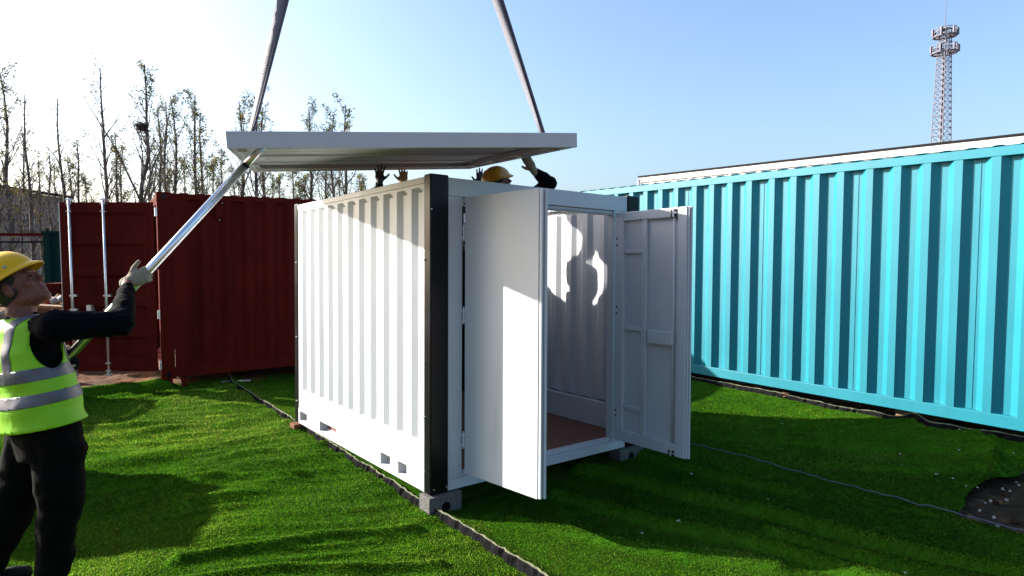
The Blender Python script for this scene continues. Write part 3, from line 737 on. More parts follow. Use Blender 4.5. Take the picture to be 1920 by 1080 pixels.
part('header_beam', MB().box(.02, .12, .16, RD - .16, RH - .14, RH - .015), RED, red, bevel=.005)
part('threshold', MB().box(.02, .12, .16, RD - .16, .03, .15), RED, red, bevel=.005)
part('floor', MB().box(.12, RL - .1, .06, RD - .06, .06, .14), TIMBER, red)
ve = part('vent', MB().box(.68, .79, -.018, .020, 2.13, 2.30), RED, red, bevel=.012)
part('vent_rivet', MB().ball((.70, -.020, 2.325), .008, 8, 6).ball((.77, -.020, 2.325), .008, 8, 6).ball((.735, -.020, 2.10), .008, 8, 6), GALV, ve)
for x in (.10, .26): part('foot', MB().box(x - .025, x + .025, .02, .12, -.20, .0), RED, red)
for x in (2.4, 4.6, 5.9): part('foot', MB().box(x - .04, x + .04, .1, .25, -.20, .019), RED, red)
for z in (2.18, 1.50, .86, .20):
    part('hinge', MB().tube([(-.014, -.012, z - .055), (-.014, -.012, z + .055)], .016, 8), GALV if z != 1.5 else RED, red)
def red_leaf(parent, w, h):
    zs = [(0, 0), (.09, 0)]; n = 5; seg = (h - .18) / n
    for k in range(n):
        z = .09 + k * seg; zs += [(z + .04, 0), (z + .075, 1), (z + seg - .075, 1), (z + seg - .04, 0)]
    zs += [(h - .09, 0), (h, 0)]; us = [(0, 0), (.10, 0), (.14, 1), (w - .14, 1), (w - .10, 0), (w, 0)]
    P = [(u, .028 * (1 - d * e), z) for u, d in us for z, e in zs]
    return MB().grid(P, len(us), len(zs)).build('door', RED, parent, solid=.016, solid_off=0)
LW, LH = 1.19, 2.17
od = red_leaf(red, LW, LH); od['label'] = 'opened dark red door leaf with two galvanised locking bars'
# leaf swings about the near post so that it faces the camera
wdir = Vector((-1, .0, 0)); od.location = (-.030, -.02, .13)
ang = math.atan2(wdir.y, wdir.x) - RROT
od.rotation_euler = (0, 0, ang)
# local -x.. mirrored leaf: outer face must look at the camera, so bars sit on local +y
YF = .052
def gal(mb, name, parent): return mb.build(name, GALV, parent, smooth=False)
for x in (.62, 1.055):
    b = MB().tube([(x, YF, -.05), (x, YF, LH + .05)], .0165, 10).build('locking_bar', GALV, od, smooth=True)
    for z in (.06, LH - .07):
        gal(MB().box(x - .052, x + .052, YF - .045, YF - .018, z - .055, z + .055), 'bar_bracket', b)
        gal(MB().box(x - .030, x + .030, YF - .018, YF + .018, z - .055, z - .042).box(x - .030, x + .030, YF - .018, YF + .018, z + .042, z + .055), 'bar_clamp', b)
    gal(MB().box(x - .035, x + .035, YF - .02, YF + .022, -.06, -.035), 'bar_cam', b); gal(MB().box(x - .03, x + .03, YF - .02, YF + .02, LH + .02, LH + .045), 'bar_cam', b)
    for z in (.80, .98): gal(MB().box(x - .06, x - .02, YF - .03, YF + .012, z - .014, z + .014).box(x - .028, x + .028, YF - .03, YF + .020, z - .008, z + .008), 'bar_guide', b)
    h = gal(MB().bar((x - .0, YF + .02, .76), (x - .34, YF + .026, .745), .034, .012), 'handle', b)
gal(MB().box(.80, .86, YF - .05, YF + .03, .74, .86), 'hasp', od)
MB().box(LW, LW + .012, .004, .030, .01, LH - .01).build('sunlit_edge_strip', GALV, od)  # pale metal strip stands in for sunlight on the leaf's free edge

# long white rod on the ground by the red container
rp0, rp1 = gnd(415, 719, .02), gnd(470, 716, .02)
o = thing('white_rod', 'thin white rod lying on the turf under the red container', 'rod', tuple(rp0)); MB().tube([(0, 0, .02), rp1 - rp0 + Vector((0, 0, .02))], .014, 8).build('tube', PAPER, o, smooth=True)
MB().tube([Vector((-.02, 0, .02)), (rp1 - rp0) * .03 + Vector((0, 0, .02))], .016, 8).build('end_cap', DARKRUB, o)

# ------------------------------------------------------------------ far things: buildings, fence, tower
wa, wb = at(1203, 330, 26.0), at(1920, 250, 16.8); wh = 5.0
wd = Vector((wb.x - wa.x, wb.y - wa.y, 0)).normalized(); wrot = math.atan2(wd.y, wd.x)
hall = thing('hall', 'long low white clad hall with dark roof edge behind the teal container', 'building', (wa.x, wa.y, 0), (0, 0, wrot))
HZ = wa.z
mb = MB()
for k in range(int(17 / .35)):
    mb.add([(k * .35, 0, 0), (k * .35 + .31, 0, 0), (k * .35 + .33, .02, 0), (k * .35 + .35, .02, 0), (k * .35, 0, HZ - .1), (k * .35 + .31, 0, HZ - .1), (k * .35 + .33, .02, HZ - .1), (k * .35 + .35, .02, HZ - .1)], [(0, 1, 5, 4), (1, 2, 6, 5), (2, 3, 7, 6)])
part('cladding', mb, BWHITE, hall)
part('wall', MB().box(0, 17, .03, 9, 0, HZ - .1), BWHITE, hall)
part('roof_edge', MB().box(-.12, 17.3, -.10, 9.2, HZ - .06, HZ), BDARK, hall, bevel=.01)
part('gutter_board', MB().box(-.08, 17.2, -.06, -.01, HZ - .26, HZ - .065), BWHITE, hall)
part('downpipe', MB().tube([(-.10, -.06, 0), (-.10, -.06, HZ - .12)], .06, 8), mat('pipe_grey', (.5, .5, .55), .5), hall)

ga = at(-140, 330, 30.0); gb = at(124, 376, 34.0)
gd = Vector((gb.x - ga.x, gb.y - ga.y, 0)).normalized(); grot = math.atan2(gd.y, gd.x); gl = (gb - ga).length
house = thing('rendered_building', 'plain grey rendered building with small window behind the bare trees', 'building', (ga.x, ga.y, 0), (0, 0, grot))
zl, zr = ga.z, gb.z + .1
part('wall', MB().add([(0, 0, 0), (gl, 0, 0), (gl, 0, zr), (0, 0, zl), (0, 9, 0), (gl, 9, 0), (gl, 9, zr), (0, 9, zl)], [(0, 1, 2, 3), (5, 4, 7, 6), (1, 5, 6, 2), (4, 0, 3, 7), (3, 2, 6, 7)]), BGREY, house)
part('roof_edge', MB().bar((-.2, -.15, zl + .06), (gl + .25, -.15, zr + .06), .4, .12), BDARK, house)
def winpt(px, py):
    r = ray(px, py); n = Vector((gd.y, -gd.x, 0)); t = (ga - Vector((0, 0, CAM_Z))).dot(n) / r.dot(n); p = Vector((0, 0, CAM_Z)) + r * t - ga; return p.dot(gd), p.z + ga.z
for n_, (xa, ya, xb, yb) in enumerate(((38, 399, 63, 426), (-70, 392, -42, 420))):
    u0, z1 = winpt(xa, ya); u1, z0 = winpt(xb, yb); um = u0 + (u1 - u0) * .36; zm = z1 - (z1 - z0) * .34
    w = part('window', MB().box(u0, u1, -.05, -.01, z0, z1), GLASS, house)
    part('frame', MB().box(u0 - .05, u1 + .05, -.09, -.052, z0 - .05, z0 + .03).box(u0 - .05, u1 + .05, -.09, -.052, z1 - .03, z1 + .05).box(u0 - .05, u0 + .03, -.088, -.054, z0 + .03, z1 - .03).box(u1 - .03, u1 + .05, -.088, -.054, z0 + .03, z1 - .03)
         .box(um - .035, um + .035, -.087, -.055, z0 + .03, z1 - .03).box(u0 + .03, um - .035, -.086, -.056, zm - .03, zm + .03).box(um + .035, u1 - .03, -.086, -.056, zm - .03, zm + .03), WFRAME, w)
    part('sill', MB().box(u0 - .1, u1 + .1, -.16, -.01, z0 - .13, z0 - .055), WFRAME, w)

fence = thing('steel_fence', 'dark horizontal rail fence standing in front of the grey building', 'fence', (-13.5, 16.5, -.05))
for x in np.arange(-4, 3.2, 1.8): part('post', MB().box(x - .03, x + .03, -.03, .03, 0, 2.5), BDARK, fence)
part('rail', MB().box(-4, 3.0, -.052, -.031, 2.12, 2.17), BDARK, fence); part('rail', MB().box(-4, 3.0, -.052, -.031, 1.55, 1.58), BDARK, fence); part('rail', MB().box(-4, 3.0, .031, .09, 2.30, 2.38), RED, fence)
part('rail', MB().box(-4, 3.0, -.052, -.031, .45, .50), BDARK, fence)
gsh = at(80, 438, 13.0)
shed = thing('sheet_hoarding', 'dark green corrugated sheet hoarding beside the opened red door', 'hoarding', (gsh.x, gsh.y, -.05))
for k in range(9):
    part('sheet', MB().add([(k * .3, 0, 0), (k * .3 + .13, 0, 0), (k * .3 + .17, .04, 0), (k * .3 + .27, .04, 0), (k * .3 + .3, 0, 0)] + [(k * .3, 0, gsh.z + .05), (k * .3 + .13, 0, gsh.z + .05), (k * .3 + .17, .04, gsh.z + .05), (k * .3 + .27, .04, gsh.z + .05), (k * .3 + .3, 0, gsh.z + .05)],
         [(0, 1, 6, 5), (1, 2, 7, 6), (2, 3, 8, 7), (3, 4, 9, 8)]), DGREEN, shed, solid=.006)
part('top_rail', MB().box(-.02, 2.72, -.02, .06, gsh.z + .051, gsh.z + .10), DGREEN, shed)

# low clutter between the fence and the red door
rnd = random.Random(5)
def clutter(name, label, cat, px, py, Y, w, d, h, m, rz=0, group=None):
    p = at(px, py, Y); o = thing(name, label, cat, (p.x, p.y, p.z - h), (0, 0, rz), group)
    return o
for i, (px, py, Y, L_, rz) in enumerate(((100, 560, 10.2, 1.3, .3), (112, 566, 10.0, 1.5, -.2), (98, 572, 9.8, 1.2, .1), (120, 555, 10.6, 1.4, .5))):
    p = at(px, py, Y); o = thing('timber_board', 'rough timber board lying on the rubble beside the red door', 'board', (p.x, p.y, p.z - .05), (rnd.uniform(-.1, .1), rnd.uniform(-.08, .08), rz), 'boards on the rubble heap')
    MB().box(-L_ / 2, L_ / 2, -.07, .07, 0, .045).build('plank', TIMBER, o, bevel=.004)
hp = at(105, 560, 10.2)
def heap(cx, cy, rx, ry, h, m, name, label, cat, seed):
    n = 26; P = []
    for i in range(n):
        for j in range(n):
            u = -1 + 2 * i / (n - 1); v = -1 + 2 * j / (n - 1); r = math.hypot(u, v); z = max(0, 1 - r * r) * h * (.6 + .8 * float(vnoise(u * 5 + seed, v * 5))) - .08
            P.append((u * rx, v * ry, z))
    o = MB().grid(P, n, n).build(name, m, smooth=True); o.location = (cx, cy, 0); tag(o, label, cat); return o
heap(hp.x, hp.y, 1.3, 1.0, hp.z - .06, DIRT, 'rubble_heap', 'low heap of brown earth and rubble beside the opened red door', 'heap', 4)
for i, (px, py, m, lab) in enumerate(((93, 563, LOGO, 'small red bag on the rubble heap'), (104, 564, PAPER, 'pale crumpled bag on the rubble heap beside the red one'), (117, 561, PAPER, 'pale flat bag on the rubble heap nearest the red door'))):
    p = at(px, py, 9.6); mb = MB().ell((0, 0, 0), (.09, 0, 0), (0, .07, 0), (0, 0, .055), 12, 8)
    mb.v = [tuple(Vector(v) * (1 + .35 * (rnd.random() - .5))) for v in mb.v]
    o = mb.build('bag', m, smooth=True); o.location = p; tag(o, lab, 'bag')
p = at(128, 539, 8.6); o = thing('steel_offcut', 'short dark red steel box section beside the opened door', 'steel beam', (p.x, p.y, -.02)); MB().box(-.10, .10, -.3, .3, p.z - .05, p.z + .09).build('beam', RED, o, bevel=.006)
MB().box(-.06, -.02, -.05, .05, -.03, p.z - .051).build('prop', RED, o); p = at(88, 560, 11.0); o = thing('timber_crate', 'dark brown timber crate beyond the rubble heap', 'crate', (p.x, p.y, -.05))
for z in (0.02, .27, .52, .77): MB().box(-.3, .35, -.3, .3, z, z + .23).build('slat', TIMBER, o, bevel=.005)
# brick scrap and weeds at the foot of the teal container
p = gnd(1472, 744, .10); o = thing('brick_fragment', 'broken orange brick lying against the base of the teal container', 'brick', (p.x, p.y, .095), (.1, .1, 1.1))
mb = MB().ell((0, 0, .02), (.13, 0, 0), (0, .06, 0), (0, 0, .035), 10, 6); mb.v = [tuple(Vector(v) * (1 + .3 * (rnd.random() - .5))) for v in mb.v]; mb.build('fragment', BRICK, o)
for i, (px, py, h) in enumerate(((1612, 757, .16), (1655, 765, .11), (1668, 768, .09), (1733, 782, .10), (1757, 785, .12))):
    s = gnd(px, py + 6, .10); o = thing('weed', 'small grass weed growing from the turf edge below the teal container', 'weed', (s.x, s.y, .10), (0, 0, i * 1.3), 'weeds along the teal container')
    mb = MB()
    for k in range(6):
        a = k * 1.05; L_ = h * rnd.uniform(.6, 1.1); l2 = rnd.uniform(.2, .7)
        pts = [Vector((0, 0, -.02)), Vector((math.cos(a) * L_ * .25 * l2, math.sin(a) * L_ * .25 * l2, L_ * .6)), Vector((math.cos(a) * L_ * l2, math.sin(a) * L_ * l2, L_ * .9))]
        sd = Vector((-math.sin(a), math.cos(a), 0)) * .006
        mb.add([pts[0] - sd, pts[0] + sd, pts[1] - sd, pts[1] + sd, pts[2]], [(0, 1, 3, 2), (2, 3, 4)])
    mb.build('blades', WEED, o)

# tower
tb = at(1763, 300, 85.0)
tower = thing('telecom_tower', 'grey lattice telecom tower with two antenna platforms beyond the hall', 'tower', (tb.x, tb.y, 0), (0, 0, .35))
TZ = CAM_Z + (HORIZON - 58) / F_PX * 85
def thw(z): return 1.12 - (1.12 - .50) * min(1, z / TZ)
cs = ((-1, -1), (1, -1), (1, 1), (-1, 1))
for cxx, cyy in cs: part('leg', MB().tube([(cxx * thw(0), cyy * thw(0), 0), (cxx * thw(TZ), cyy * thw(TZ), TZ - .4)], [.075, .055], 6), TOWERM, tower)
mb = MB(); z = 0.0
while z < TZ - 1:
    z2 = z + thw(z) * 1.15
    for k in range(4):
        a, b = cs[k], cs[(k + 1) % 4]; A0 = (a[0] * thw(z), a[1] * thw(z), z); B0 = (b[0] * thw(z), b[1] * thw(z), z); A1 = (a[0] * thw(z2), a[1] * thw(z2), z2); B1 = (b[0] * thw(z2), b[1] * thw(z2), z2)
        mb.bar(A0, B0, .05); mb.bar(A0, B1, .045); mb.bar(B0, A1, .045)
    z = z2
part('bracing', mb, TOWERM, tower)
part('cable_ladder', MB().box(-.25, .05, -.06, .06, 0, TZ - 4), TOWERM, tower)
for zc, r_ in ((CAM_Z + (HORIZON - 107) / F_PX * 85, 1.45), (CAM_Z + (HORIZON - 77) / F_PX * 85, 1.30)):
    q = MB(); n = 14
    for k in range(n):
        a0, a1 = 6.283 * k / n, 6.283 * (k + 1) / n
        for zz, w_ in ((0, .16), (.55, .07), (1.0, .07)): q.bar((r_ * math.cos(a0), r_ * math.sin(a0), zc + zz), (r_ * math.cos(a1), r_ * math.sin(a1), zc + zz), w_)
        q.bar((r_ * math.cos(a0), r_ * math.sin(a0), zc), (r_ * math.cos(a0), r_ * math.sin(a0), zc + 1.0), .06); q.bar((.5 * math.cos(a0), .5 * math.sin(a0), zc), (r_ * math.cos(a0), r_ * math.sin(a0), zc), .10)
    pf = part('platform', q, TOWERM, tower)
    for k, a in enumerate((.3, 1.5, 2.6, 3.5, 4.5, 5.5)):
        rr_ = r_ + .15; part('antenna', MB().obox((rr_ * math.cos(a), rr_ * math.sin(a), zc + (.75 if zc < 28 else .5)), (.12, 0, 0), (0, .08, 0), (0, 0, .95 if zc < 28 else .45)), TOWERW if zc < 28 else TOWERM, pf)
part('lightning_rod', MB().tube([(0, 0, TZ - .6), (0, 0, TZ + .8), (0, 0, CAM_Z + (HORIZON - 6) / F_PX * 85)], [.07, .045, .03], 6), TOWERM, tower)
part('top_frame', MB().box(-.6, .6, -.6, .6, TZ - .45, TZ - .35), TOWERM, tower)

# ------------------------------------------------------------------ trees
def make_tree(seed, H, leafy=1.0, fork=False):
    rnd = random.Random(seed); wood = MB(); trunk = MB(); leaves = MB()
    root = thing('poplar_tree', 'x', 'tree')
    tp = []; x = y = 0.0; n = 9
    for i in range(n):
        tp.append(Vector((x, y, H * i / (n - 1)))); x += rnd.gauss(0, H * .006); y += rnd.gauss(0, H * .006)
    r0 = H * .0105
    trunk.tube(tp, [r0 * (1 - .9 * i / (n - 1)) ** .9 + .008 for i in range(n)], 7)
    def on(z): q = z / H * (n - 1); i = min(int(q), n - 2); return tp[i].lerp(tp[i + 1], q - i)
    nb = int(H * 3.8)
    def leaf(p, s):
        a = Vector((rnd.gauss(0, 1), rnd.gauss(0, 1), rnd.gauss(0, 1))).normalized() * s; b = a.cross(Vector((rnd.gauss(0, 1), rnd.gauss(0, 1), rnd.gauss(0, 1)))).normalized() * s * .6
        leaves.add([p - a, p + b, p + a, p - b], [(0, 1, 2, 3)])
    for k in range(nb):
        q = .18 + .80 * (k + rnd.random()) / nb; z = H * q; b0 = on(z); az = rnd.random() * 6.283
        L_ = H * (.30 * (1 - q) + .06) * rnd.uniform(.6, 1.2) * (.55 if q < .4 else 1); el = rnd.uniform(.95, 1.25)
        if fork and k in (6, 9, 12): L_ = H * .42; el = 1.22
        d = Vector((math.cos(az) * math.cos(el), math.sin(az) * math.cos(el), math.sin(el))); m_ = 5; pts = []; c = b0.copy()
        for i in range(m_):
            pts.append(c.copy()); d = (d + Vector((rnd.gauss(0, .10), rnd.gauss(0, .10), .06))).normalized(); c += d * L_ / (m_ - 1)
        rb = max(.010, r0 * .36 * (1 - q) + .008)
        if fork and k in (6, 9, 12): rb = r0 * .5
        wood.tube(pts, [rb * (1 - .75 * i / (m_ - 1)) for i in range(m_)], 4, cap=False)
        for s in range(rnd.randint(4, 8)):
            i = rnd.randint(1, m_ - 1); e = Vector((rnd.gauss(0, .6), rnd.gauss(0, .6), rnd.uniform(.3, 1.1))).normalized(); ls = L_ * rnd.uniform(.18, .42)
            p1 = pts[i] + e * ls * .5 + Vector((rnd.gauss(0, .04), rnd.gauss(0, .04), 0)); p2 = pts[i] + e * ls
            wood.tube([pts[i], p1, p2], [.009, .007, .004], 3, cap=False)
            clump = 1.6 if q > .78 else (1.0 if rnd.random() < .55 else .25)
            for t in range(int(rnd.randint(2, 8) * leafy * clump)):
                w_ = pts[i].lerp(p2, rnd.uniform(.25, 1.05)); leaf(w_ + Vector((rnd.gauss(0, .06), rnd.gauss(0, .06), rnd.gauss(0, .07))), rnd.uniform(.028, .055))
    trunk.build('trunk', BARK, root, smooth=True)
    cr = wood.build('crown', BARK, root); leaves.build('leaves', LEAF, cr)
    return root
protos = [make_tree(s, H, lf, fk) for s, H, lf, fk in ((11, 9, .5, False), (12, 9, 1.3, False), (13, 8, 1.0, False), (14, 10, .18, False), (15, 10, .9, True), (16, 7, 1.6, False))]
PH_ = [9, 9, 8, 10, 10, 7]
spots = [(2, 205, 23, 0), (22, 130, 31, 1), (40, 335, 27, 2), (62, 178, 24, 3), (78, 300, 26, 2), (98, 285, 23, 0), (122, 185, 25, 3), (150, 262, 26, 2), (168, 330, 30, 5), (200, 128, 22, 3), (222, 250, 33, 2), (262, 118, 22, 4), (300, 205, 31, 1), (318, 190, 28, 0), (335, 182, 26, 1), (366, 178, 25, 1), (384, 212, 27, 2), (402, 300, 24, 5), (438, 320, 30, 5), (462, 190, 26, 1), (482, 182, 25, 2), (500, 200, 28, 1), (528, 330, 29, 5), (560, 345, 26, 5), (590, 202, 26, 1), (612, 250, 30, 2), (628, 212, 25, 1), (652, 200, 26, 2), (672, 330, 30, 5), (690, 350, 29, 5), (-40, 190, 25, 1), (50, 250, 34, 0), (110, 310, 36, 2), (280, 250, 36, 1), (350, 300, 37, 5), (420, 280, 36, 2), (545, 300, 37, 5), (640, 320, 36, 2), (12, 300, 35, 2), (132, 300, 38, 5), (240, 280, 37, 5), (315, 320, 40, 5), (515, 330, 40, 2), (575, 330, 38, 5)]
lab = {0: 'slim poplar with sparse brown leaves in the row behind the red container', 1: 'poplar with a leafy tip in the row behind the red container', 2: 'short poplar with scattered leaves in the row behind the red container',
       3: 'tall nearly bare poplar in the row behind the red container', 4: 'tall forked poplar carrying a dark bird nest', 5: 'low leafy poplar sapling in the row behind the red container'}
used = set(); nest_at = None
for i, (px, ty, Y, k) in enumerate(spots):
    o = protos[k] if k not in used else copy_tree(protos[k]); used.add(k)
    top = at(px, ty, Y); b = at(px, 475, Y); s = (top.z + .05) / PH_[k]
    o.location = (b.x, b.y, -.05); o.scale = (s * (1.15 if k != 3 else 1), s * (1.15 if k != 3 else 1), s); o.rotation_euler = (0, 0, i * 2.399)
    o['label'] = lab[k]; o['category'] = 'tree'
    own = {62: 'tall nearly bare poplar in front of the grey building window', 122: 'tall nearly bare poplar behind the free edge of the opened red door', 200: 'tall nearly bare poplar with high fine twigs beside the forked nest tree',
           2: 'slim sparse poplar in front of the grey building, left of its window', 98: 'slim sparse poplar before the end of the grey building', 318: 'slim sparse poplar rising behind the corner of the red container'}
    if px in own: o['label'] = own[px]
    if k != 4: o['group'] = {0: 'slim poplars', 1: 'leafy tipped poplars', 2: 'short poplars', 3: 'bare poplars', 5: 'poplar saplings'}[k]
p = at(266, 238, 22); mb = MB(); rnd = random.Random(8)
for k in range(130):
    a = rnd.random() * 6.283; e = rnd.gauss(0, .5); r_ = rnd.uniform(.08, .22); c = Vector((math.cos(a) * r_, math.sin(a) * r_, rnd.gauss(0, .09)))
    d = Vector((-math.sin(a) + rnd.gauss(0, .5), math.cos(a) + rnd.gauss(0, .5), rnd.gauss(0, .3))).normalized() * rnd.uniform(.10, .22); mb.bar(c - d, c + d, .022)
mb.ell((0, 0, -.03), (.17, 0, 0), (0, .17, 0), (0, 0, .12), 12, 8)
o = mb.build('bird_nest', TWIG); o.location = p; o.scale = (.68, .68, .75); tag(o, 'round dark twig nest high in the forked poplar', 'nest')

# ------------------------------------------------------------------ people
def perp(v, a): v = Vector(v); a = Vector(a).normalized(); return (v - a * v.dot(a)).normalized()
def hand_mb(w, d, nb, side, curl, spread=.12, thumb_dir=None, s=1.0):
    d = Vector(d).normalized(); nb = perp(nb, d); side = perp(perp(side, d), nb); w = Vector(w); mb = MB()
    mb.cap(w - d * .012 * s, .031 * s, w + d * .02 * s, .032 * s)
    mb.ell(w + d * .055 * s, d * .055 * s, side * .045 * s, nb * .018 * s); mb.ell(w + d * .085 * s, d * .022 * s, side * .044 * s, nb * .0155 * s)
    mb.cap(w + d * .02 * s + side * .02 * s - nb * .006 * s, .020 * s, w + d * .055 * s + side * .036 * s - nb * .008 * s, .015 * s)
    for off, L_, r in ((.034, .072, .0100), (.0115, .080, .0103), (-.0115, .075, .0100), (-.033, .058, .0090)):
        p = w + d * (.098 - abs(off - .005) * .25) * s + side * off * s; a = 0; sp = spread * off / .034
        for seg, c in zip((.44, .32, .26), curl):
            a += c; q = p + (d * math.cos(a) * math.cos(sp) + side * math.sin(sp) * math.cos(a) - nb * math.sin(a)) * L_ * seg * 1.05 * s
            mb.cap(p, r * s, q, r * .92 * s, 10); p = q; r *= .93
    td = Vector(thumb_dir).normalized() if thumb_dir is not None else (d * .75 + side * .65 - nb * .25).normalized()
    p = w + d * .032 * s + side * .034 * s - nb * .008 * s; q = p + (td * .8 + side * .35).normalized() * .036 * s; e = q + td * .030 * s
    mb.cap(p, .0145 * s, q, .0125 * s, 10); mb.cap(q, .0122 * s, e, .0105 * s, 10); mb.cap(e, .0105 * s, e + td * .008 * s, .0095 * s, 10)
    return mb
def head_mb(h, f, u, s, nb):
    l = u.cross(f); mb = MB(); P = lambda a, b, c: h + (f * a + l * b + u * c) * s
    E_ = lambda c, a, b, d: mb.ell(c, f * a * s, l * b * s, u * d * s, 16, 12)
    E_(P(-.006, 0, .022), .098, .077, .106); E_(P(.030, 0, -.052), .064, .060, .076); E_(P(.072, 0, -.104), .026, .030, .022); E_(P(.052, 0, -.085), .045, .045, .040)
    mb.cap(P(.090, 0, .016), .008 * s, P(.111, 0, -.022), .0115 * s); E_(P(.104, 0, -.029), .014, .018, .009)
    E_(P(.083, 0, .026), .018, .050, .010); E_(P(.088, 0, -.060), .014, .027, .008); E_(P(.086, 0, -.074), .015, .023, .009)
    for e in (-1, 1):
        E_(P(.058, e * .040, -.028), .028, .022, .026); E_(P(-.012, e * .080, -.016), .022, .009, .036); E_(P(-.016, e * .082, -.030), .014, .010, .016); E_(P(.01, e * .052, -.075), .045, .016, .030)
    mb.cap(P(-.025, 0, -.075), .058 * s, nb, .064 * s)
    return mb
def helmet_parts(parent, h, f, u, s, m, logo=False, brim=.020):
    l = u.cross(f); c = h + u * .050 * s - f * .018 * s; n = 40; P = []; rows = []
    for i in range(13):
        t = math.pi / 2 * i / 12; rows.append((math.sin(t) ** .92 if i else 0.001, math.cos(t), 0))
    K = []
    for sr, cz, _ in rows:
        for j in range(n):
            q = 2 * math.pi * j / n; a, b = math.cos(q), math.sin(q); rid = .006 * math.exp(-(b * sr * .118 / .022) ** 2) * (1 - sr * .8)
            K.append(c + (f * a * .142 * sr + l * b * .116 * sr + u * (.122 * cz + rid)) * s)
    for k, (ex, dz) in enumerate(((.012, -.008), (1.0, -.014), (1.04, -.020))):
        for j in range(n):
            q = 2 * math.pi * j / n; a, b = math.cos(q), math.sin(q); fr = max(0, a) ** 2.2; out = (.010 + brim * fr) * (ex if k else .25)
            r_ = 1.0 / math.hypot(a, b); K.append(c + (f * a * (.142 + out) + l * b * (.116 + out * .9) + u * (dz - .014 * fr * (k > 0))) * s)
    R_ = len(rows) + 3; fs = [(i * n + j, i * n + (j + 1) % n, (i + 1) * n + (j + 1) % n, (i + 1) * n + j) for i in range(R_ - 1) for j in range(n)]
    he = MB().add(K, fs).build('helmet', m, parent, smooth=True, solid=.004, solid_off=-1)
    def on(qd, td, out=0.0):
        q, t = R(qd), R(td); return c + (f * math.cos(q) * .142 * math.sin(t) ** .92 + l * math.sin(q) * .116 * math.sin(t) ** .92 + u * .122 * math.cos(t)) * (1 + out) * s
    for e in (-1, 1):
        for qd, td in ((95, 76), (88, 70), (80, 76), (72, 72), (102, 70)):
            p = on(e * qd, td, .004); MB().ball(p, .0042 * s, 8, 6).build('vent_hole', BLACK, he)
        MB().ball(on(e * 58, 80, .01), .0085 * s, 10, 8).build('stud', PAPER, he, smooth=True)
    if logo:
        mb = MB()
        for qd, td, w_, h_ in [(-118, 48, .010, .012)] + [(-143 + k * 9, 60, .0075, .010) for k in range(7)]:
            p = on(qd, td, .012); nn = (p - c).normalized(); tx = perp(u.cross(nn), nn); ty = nn.cross(tx); mb.obox(p, tx * w_, ty * h_, nn * .0012)
            mb.obox(p + ty * h_ * 1.25, tx * w_ * .5, ty * h_ * .22, nn * .0012)
        mb.build('printed_mark', LOGO, he)
    return he
def mk(mb, name, m, root, voxel, sm=6, smooth=True):
    me = remesh(mb, name, voxel, sm); o = obj(name, me, m, root, smooth); o.matrix_parent_inverse = Matrix.Translation(-root.location); return o
def wrinkle(o, amp, sc, seed):
    me = o.data; n = len(me.vertices); co = np.empty(n * 3); me.vertices.foreach_get('co', co); co = co.reshape(-1, 3)
    no = np.empty(n * 3); me.vertex_normals.foreach_get('vector', no); no = no.reshape(-1, 3)
    w = vnoise(co[:, 0] * sc + co[:, 1] * sc * .7 + seed, co[:, 2] * sc * 1.8 + co[:, 1] * sc * .4) + .5 * vnoise(co[:, 0] * sc * 2.3 + seed, co[:, 2] * sc * 3.1 + co[:, 1] * sc)
    co += no * ((w - .75) * amp)[:, None]; me.vertices.foreach_set('co', co.ravel()); me.update()

